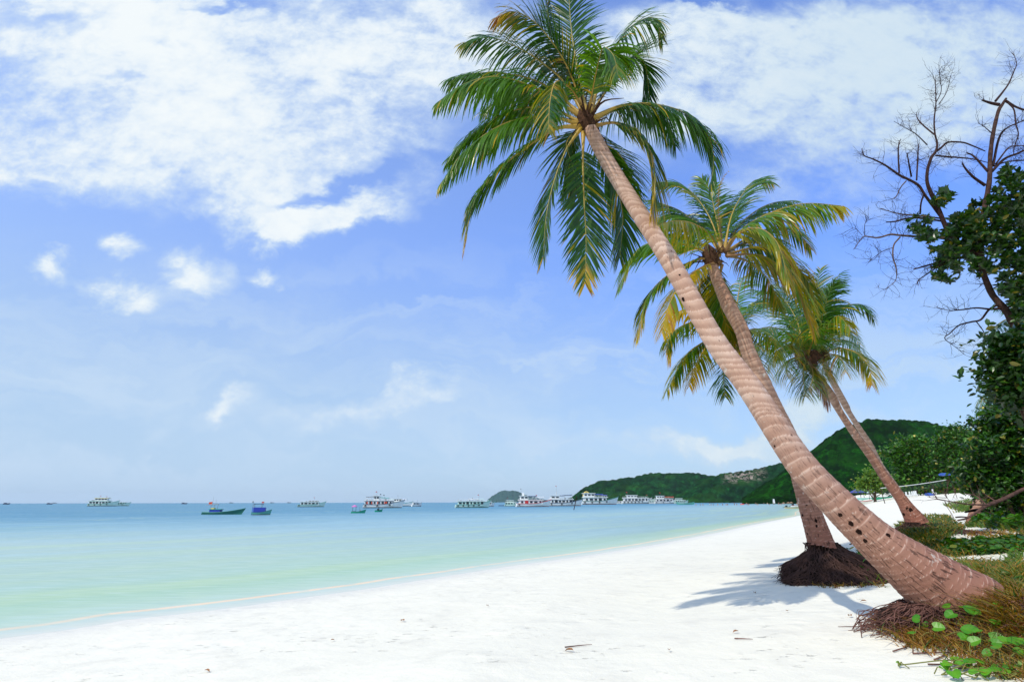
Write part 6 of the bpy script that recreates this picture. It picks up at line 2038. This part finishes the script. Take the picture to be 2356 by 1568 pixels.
for x in (925, 1088, 1156, 220):
    small_boat('speck of a ship far out on the sea horizon', x - 7, x + 7, 2006, M_grey, M_grey, 'trawler', ymax=2600, group='ships on the horizon')

# drawn up at the water's edge and on the sand
small_boat('cream and green longtail boat afloat nearest the waterline, half behind the second palm', 3140, 3235, 2015, paint('boat_cream', (.55, .50, .30)), M_dgreen, 'longtail', yaw=-4, boot=M_dark, group='boats along the beach', Y=150)
small_boat('pale longtail boat behind the cream one', 3165, 3260, 2004, W, M_red, 'longtail', yaw=-4, group='boats along the beach', Y=185)
small_boat('white motor boat with outboard engine drawn up on the sand', 3408, 3488, 1999, W, M_red, 'speed', yaw=8, group='boats along the beach', Y=120)
small_boat('teal rowing boat on the sand behind the white motor boat', 3428, 3500, 1986, paint('boat_seafoam', (.30, .62, .55)), W, 'canoe', yaw=6, group='boats along the beach', Y=150)
small_boat('green rowing boat on the sand beside the leaning pole', 3490, 3567, 1992, M_bgreen, M_dgreen, 'canoe', yaw=-2, group='boats along the beach', Y=125)
small_boat('dark skiff showing only its bow past the front palm trunk', 3396, 3442, 2006, M_navy, M_grey, 'canoe', yaw=8, group='boats along the beach', Y=95)

# ------------------------------------------------------------------ things on the far beach
def put(px, row, Y, lift=0.0):
    c = at(px / 4, row / 4, Y)
    return Vector((c.x, Y, gz(c.x, Y) + lift))


def thatched(label, px, row, Y, size, mat, posts=1, top=None):
    p = put(px, row, Y)
    root = thing('beach_hut' if posts > 1 else 'parasol', label, 'beach hut' if posts > 1 else 'parasol', p, 0, None if posts > 1 else 'parasols on the far beach')
    n = 12; h = size * .95
    m = MB(); th = np.linspace(0, 2 * PI, n, endpoint=False)
    for (r0, r1, z0, z1) in ((size * .5, size * .06, h * .66, h),):
        V = [(r0 * math.cos(a) * (1.5 if posts > 1 else 1), r0 * math.sin(a), z0 + .02 * size * math.sin(5 * a)) for a in th] + [(r1 * math.cos(a), r1 * math.sin(a), z1) for a in th]
        m.add(V, [(i, (i + 1) % n, n + (i + 1) % n, n + i) for i in range(n)] + [tuple(range(n))[::-1], tuple(range(n, 2 * n))])
    m.build('roof', mat, root)
    m = MB()
    for i in range(posts):
        a = 2 * PI * i / posts; r = 0 if posts == 1 else size * .42
        m.tube([(r * 1.3 * math.cos(a), r * math.sin(a), 0), (r * 1.3 * math.cos(a), r * math.sin(a), h * .72)], size * .025, 6)
    m.build('posts' if posts > 1 else 'pole', M_wood, root)
    return root


M_thatch = plain("thatch", (.36, .25, .17), .95, .1, 3, (.2, .13, .08), .6)
for i, (x, lb) in enumerate(((3131, 'thatched parasol on the far beach, standing apart from the other two'), (3150, 'thatched parasol on the far beach, middle one of three'), (3162, 'thatched parasol on the far beach, nearest the front palm trunk'))):
    thatched(lb, x, 1984, 420, 2.7, M_thatch)
hut = thatched('open beach hut with blue tarpaulin roof behind the drawn up boats', 3432, 1982, 165, 3.1, paint('tarp_blue', (.04, .06, .30)), 4)
m = MB(); m.box((-1.1, -.7, 2.4), (1.2, .3, .05), rot=Matrix.Rotation(-.45, 3, 'Y')); m.build('thatch_edge', M_thatch, hut)
thatched('pale green parasol beside the blue roofed hut', 3490, 1982, 140, 2.3, M_mint)
thatched('orange and white parasol behind the third palm trunk', 3552, 1980, 140, 2.5, paint('parasol_orange', (.70, .32, .18)))

# volleyball net
Yn = 93.0
pl, pr = put(3538, 2001, Yn), put(3797, 1995, Yn + 4)
root = thing('volleyball_net', 'volleyball net with white top tape strung before the trees', 'volleyball net', pl)
dlt = pr - pl
for (a, lean) in ((Vector((0, 0, 0)), -.35), (dlt, .25)):
    m = MB(); m.tube([a, a + Vector((lean, 0, 2.5))], [.06, .05], 7); m.build('pole', M_wood, root)
m = MB(); q = [Vector((-.3, 0, 2.35)).lerp(dlt + Vector((.2, 0, 2.4)), k / 12) + Vector((0, 0, -.14 * math.sin(PI * k / 12))) for k in range(13)]
vs_ = []
for p in q: vs_ += [p + Vector((0, 0, .05)), p - Vector((0, 0, .05))]
m.add(vs_, [(2 * i, 2 * i + 1, 2 * i + 3, 2 * i + 2) for i in range(12)])
m.add([v + Vector((0, .02, 0)) for v in vs_], [(2 * i, 2 * i + 2, 2 * i + 3, 2 * i + 1) for i in range(12)])
m.build('top_tape', M_white, root)
m = MB()
for k in range(61):
    p = q[min(11, int(k / 5))].lerp(q[min(12, int(k / 5) + 1)], (k / 5) % 1)
    m.tube([p, p - Vector((0, 0, .95))], .006, 3, False)
for j in range(9):
    m.tube([p - Vector((0, 0, .05 + j * .11)) for p in q], .006, 3, False)
m.build('netting', M_dark, root)

# white chairs in a row
def chair(label, p, rz):
    root = thing('plastic_chair', label, 'chair', p, rz, 'white plastic chairs on the sand')
    m = MB(); m.box((0, 0, .42), (.40, .5, .05)); m.build('seat', M_white, root)
    m = MB(); m.box((0, .24, .74), (.34, .05, .62), taper=.8); m.build('backrest', M_white, root)
    for sx in (-1, 1):
        for sy in (-1, 1):
            m = MB(); m.box((sx * .21, sy * .21, .20), (.06, .06, .40)); m.build('leg', M_white, root)
    return root
ch0 = None
names = ['first', 'second', 'third', 'fourth', 'fifth']
for i, x in enumerate((3632, 3646, 3656, 3664, 3671)):
    p = put(x, 1986, 101)
    lb = 'white plastic chair under the net, %s from the third palm' % names[i]
    if ch0 is None: ch0 = chair(lb, p, .2)
    else:
        o = ch0.copy(); C.objects.link(o); o.location = p; o['label'] = lb
        for c_ in ch0.children:
            d = c_.copy(); C.objects.link(d); d.parent = o
o = ch0.copy(); C.objects.link(o); o.location = put(3740, 1984, 104); o['label'] = 'white plastic chair standing alone before the blue tarpaulin'
for c_ in ch0.children:
    d = c_.copy(); C.objects.link(d); d.parent = o
# blue tarpaulins
def tarp(label, px, row, Y, w, h, lift=0):
    p = put(px, row, Y); m = MB(); n = 8
    V = []
    for i in range(n + 1):
        for j in range(4):
            V.append((p.x + w * (i / n - .5), p.y + .4 * math.sin(i * 1.3), p.z + lift + h * (j / 3) * (1 - .35 * abs(i / n - .5) * 2) + .05 * math.sin(i * 2 + j)))
    F_ = [(i * 4 + j, i * 4 + j + 1, i * 4 + j + 5, i * 4 + j + 4) for i in range(n) for j in range(3)]
    m.add(V, F_); m.add([(x, y + .3 - .25 * 0, z) for (x, y, z) in V], [f[::-1] for f in F_])
    tag(m.build('tarpaulin', paint('tarp_blue_%d' % px, (.05, .12, .45))), label, 'tarpaulin')
tarp('low blue tarpaulin heaped under the net', 3722, 1984, 103, 1.3, .5)
tarp('bright blue tarpaulin hung high among the dark branches', 3790, 1944, 70, .8, .3, 2.9)
# mooring poles
for (lb, x, r0, r1, Y) in (('tall thin pole standing by the blue roofed hut', 3397, 1984, 1950, 150), ('thin pole between the hut and the pale green parasol', 3477, 1984, 1955, 140)):
    p = put(x, r0, Y); m = MB(); m.tube([p, p + Vector((.1, 0, 3.4))], [.06, .04], 6); tag(m.build('pole', M_wood), lb, 'pole')
d_ = sea_hit(2293 / 4, 2037 / 4); m = MB(); m.tube([(d_[0], d_[1], -.5), (d_[0] + .9, d_[1], 3.0)], [.10, .08], 6)
tag(m.build('stake', M_wood), 'thin dark stake leaning out of the water before the navy striped boat', 'stake')
p = put(3088, 1984, 400); m = MB(); m.tube([p, p + Vector((0, 0, 5.2))], .08, 6)
b_ = thing('banner', 'white feather banner on the far beach', 'banner')
m.build('pole', M_grey, b_); m = MB(); m.box(p + Vector((.9, 0, 3.6)), (1.5, .06, 2.8), taper=.6); m.build('sail', M_white, b_)


# ------------------------------------------------------------------ bathers
def skin(name, c): return plain(name, c, .6, .3)
M_skin = [skin('skin_a', (.42, .24, .16)), skin('skin_b', (.28, .15, .10))]
M_cloth = [paint('cloth_dark', (.02, .02, .04)), paint('cloth_red', (.5, .05, .05)), paint('cloth_blue', (.04, .10, .35)), paint('cloth_white', (.7, .7, .68)), paint('cloth_orange', (.7, .25, .08))]


def body(z0, pose, rnd):
    """a standing figure as one skin surface; z0 is the height of the soles"""
    J = {'pel': (0, 0, .95), 'bel': (0, 0, 1.12), 'che': (0, 0, 1.35), 'nec': (0, 0, 1.50), 'hed': (0, .02, 1.58), 'top': (0, .02, 1.72)}
    R_ = {'pel': .14, 'bel': .125, 'che': .15, 'nec': .06, 'hed': .095, 'top': .07}
    E = [('pel', 'bel'), ('bel', 'che'), ('che', 'nec'), ('nec', 'hed'), ('hed', 'top')]
    up = pose == 'wave'
    for s, n in ((-1, 'l'), (1, 'r')):
        J['sh' + n] = (s * .19, 0, 1.42); R_['sh' + n] = .06
        J['el' + n] = (s * .27, .05, 1.20) if not (up and s > 0) else (s * .33, .05, 1.55)
        J['wr' + n] = (s * .24, .22, 1.02) if not (up and s > 0) else (s * .36, .06, 1.82)
        J['ha' + n] = (s * .22, .30, .98) if not (up and s > 0) else (s * .36, .06, 1.92)
        R_['el' + n] = .045; R_['wr' + n] = .034; R_['ha' + n] = .04
        J['hi' + n] = (s * .10, 0, .88); R_['hi' + n] = .10
        J['kn' + n] = (s * .12, .04, .48); R_['kn' + n] = .06
        J['an' + n] = (s * .12, 0, .08); R_['an' + n] = .042
        J['to' + n] = (s * .13, .16, .03); R_['to' + n] = .035
        E += [('che', 'sh' + n), ('sh' + n, 'el' + n), ('el' + n, 'wr' + n), ('wr' + n, 'ha' + n), ('pel', 'hi' + n), ('hi' + n, 'kn' + n), ('kn' + n, 'an' + n), ('an' + n, 'to' + n)]
    ks = list(J)
    me = bpy.data.meshes.new('person')
    me.from_pydata([(J[k][0], J[k][1], J[k][2] + z0) for k in ks], [(ks.index(a), ks.index(b)) for a, b in E], [])
    o = bpy.data.objects.new('person', me); C.objects.link(o)
    md = o.modifiers.new('skin', 'SKIN')
    for i, k in enumerate(ks):
        me.skin_vertices[0].data[i].radius = (R_[k], R_[k])
    me.skin_vertices[0].data[0].use_root = True
    o.modifiers.new('sub', 'SUBSURF').levels = 1
    return o


def person(label, px, row, Y, k, deep, pose='stand'):
    rnd = random.Random(px)
    c = at(px / 4, row / 4, Y)
    o = body(0, pose, rnd)
    o.data.materials.append(M_skin[k % 2])
    wet = shore_dist(np.array([c.x]), np.array([Y]))[0] < 0
    o.location = (c.x, Y, -deep if wet else gz(c.x, Y)); o.rotation_euler = (0, 0, rnd.uniform(0, 6.28))
    o.scale = (1.0, 1.0, 1.0)
    tag(o, label, 'person', 'bathers in the bay')
    m = MB()
    if deep < .9 or not wet:
        m.tube([(0, 0, .78), (0, .0, .9), (0, 0, 1.02)], [.20, .185, .155], 10)
        m.build('shorts', M_cloth[k % 5], o)
    hr = MB(); hr.tube([(0, -.01, 1.60), (0, -.01, 1.68), (0, 0, 1.75)], [.105, .10, .05], 10); hr.build('hair', M_cloth[0], o)
    return o


ref_ = dict(st='standing waist deep', sw='up to the shoulders', wv='with one arm raised')
bath = [(2783, 2005, 'sw'), (2800, 2003, 'sw'), (2811, 2003, 'sw'), (2838, 2002, 'st'), (2845, 2002, 'sw'), (2853, 2002, 'sw'), (2870, 2002, 'sw'), (2889, 1999, 'sw'), (2903, 2000, 'sw'), (2910, 2006, 'sw'), (2936, 2000, 'st'), (2946, 2000, 'sw'), (2985, 1999, 'st'), (2991, 2005, 'sw'), (2994, 1999, 'sw'), (3022, 1998, 'st'), (3029, 1999, 'sw'),
        (3054, 1995, 'st'), (3068, 1996, 'st'), (3077, 2000, 'sw'), (3093, 1995, 'st'), (3113, 1994, 'wv'), (3122, 2000, 'sw'), (3131, 1995, 'st'), (3186, 1994, 'st')]
M_float = paint('float_red', (.75, .12, .12))
cols = ['dark', 'red', 'blue', 'white', 'orange']
for k, (x, row, po) in enumerate(bath):
    where = 'off the pale far beach' if x < 2900 else ('beside the red float' if x < 2995 else ('below the white banner' if x < 3100 else 'near the thatched parasols'))
    if po == 'sw': lb = 'distant bather in water up to the shoulders, %s' % where
    elif po == 'wv': lb = 'distant bather leaning with one arm raised, near the thatched parasols'
    else: lb = 'distant bather standing waist deep, %s' % where
    person(lb, x, row + 3, 300 if row > 1998 else 340, k, .92 if po == 'sw' else .45, 'wave' if po == 'wv' else 'stand')
c = at(2968 / 4, 2003 / 4, 340); m = MB(); m.torus((c.x, 340, .25), (0, 0, 1), .9, .32, 18, 8)
tag(m.build('float_ring', M_float, smooth=True), 'red inflatable float among the bathers', 'float')

# ------------------------------------------------------------------ sea haze
def build_haze():
    m = bpy.data.materials.new("sea_haze"); m.use_nodes = True; nt = m.node_tree; nt.nodes.clear()
    out = nt.nodes.new('ShaderNodeOutputMaterial'); v = nt.nodes.new('ShaderNodeVolumePrincipled')
    v.inputs['Color'].default_value = (.80, .90, 1.0, 1); v.inputs['Density'].default_value = 4.0e-5
    nt.links.new(v.outputs[0], out.inputs['Volume'])
    mb = MB(); mb.box((0, 0, 65), (20400, 20400, 150))
    tag(mb.build('haze', m), 'thin sea haze paling the far island and headland', None, kind='stuff')


build_haze()
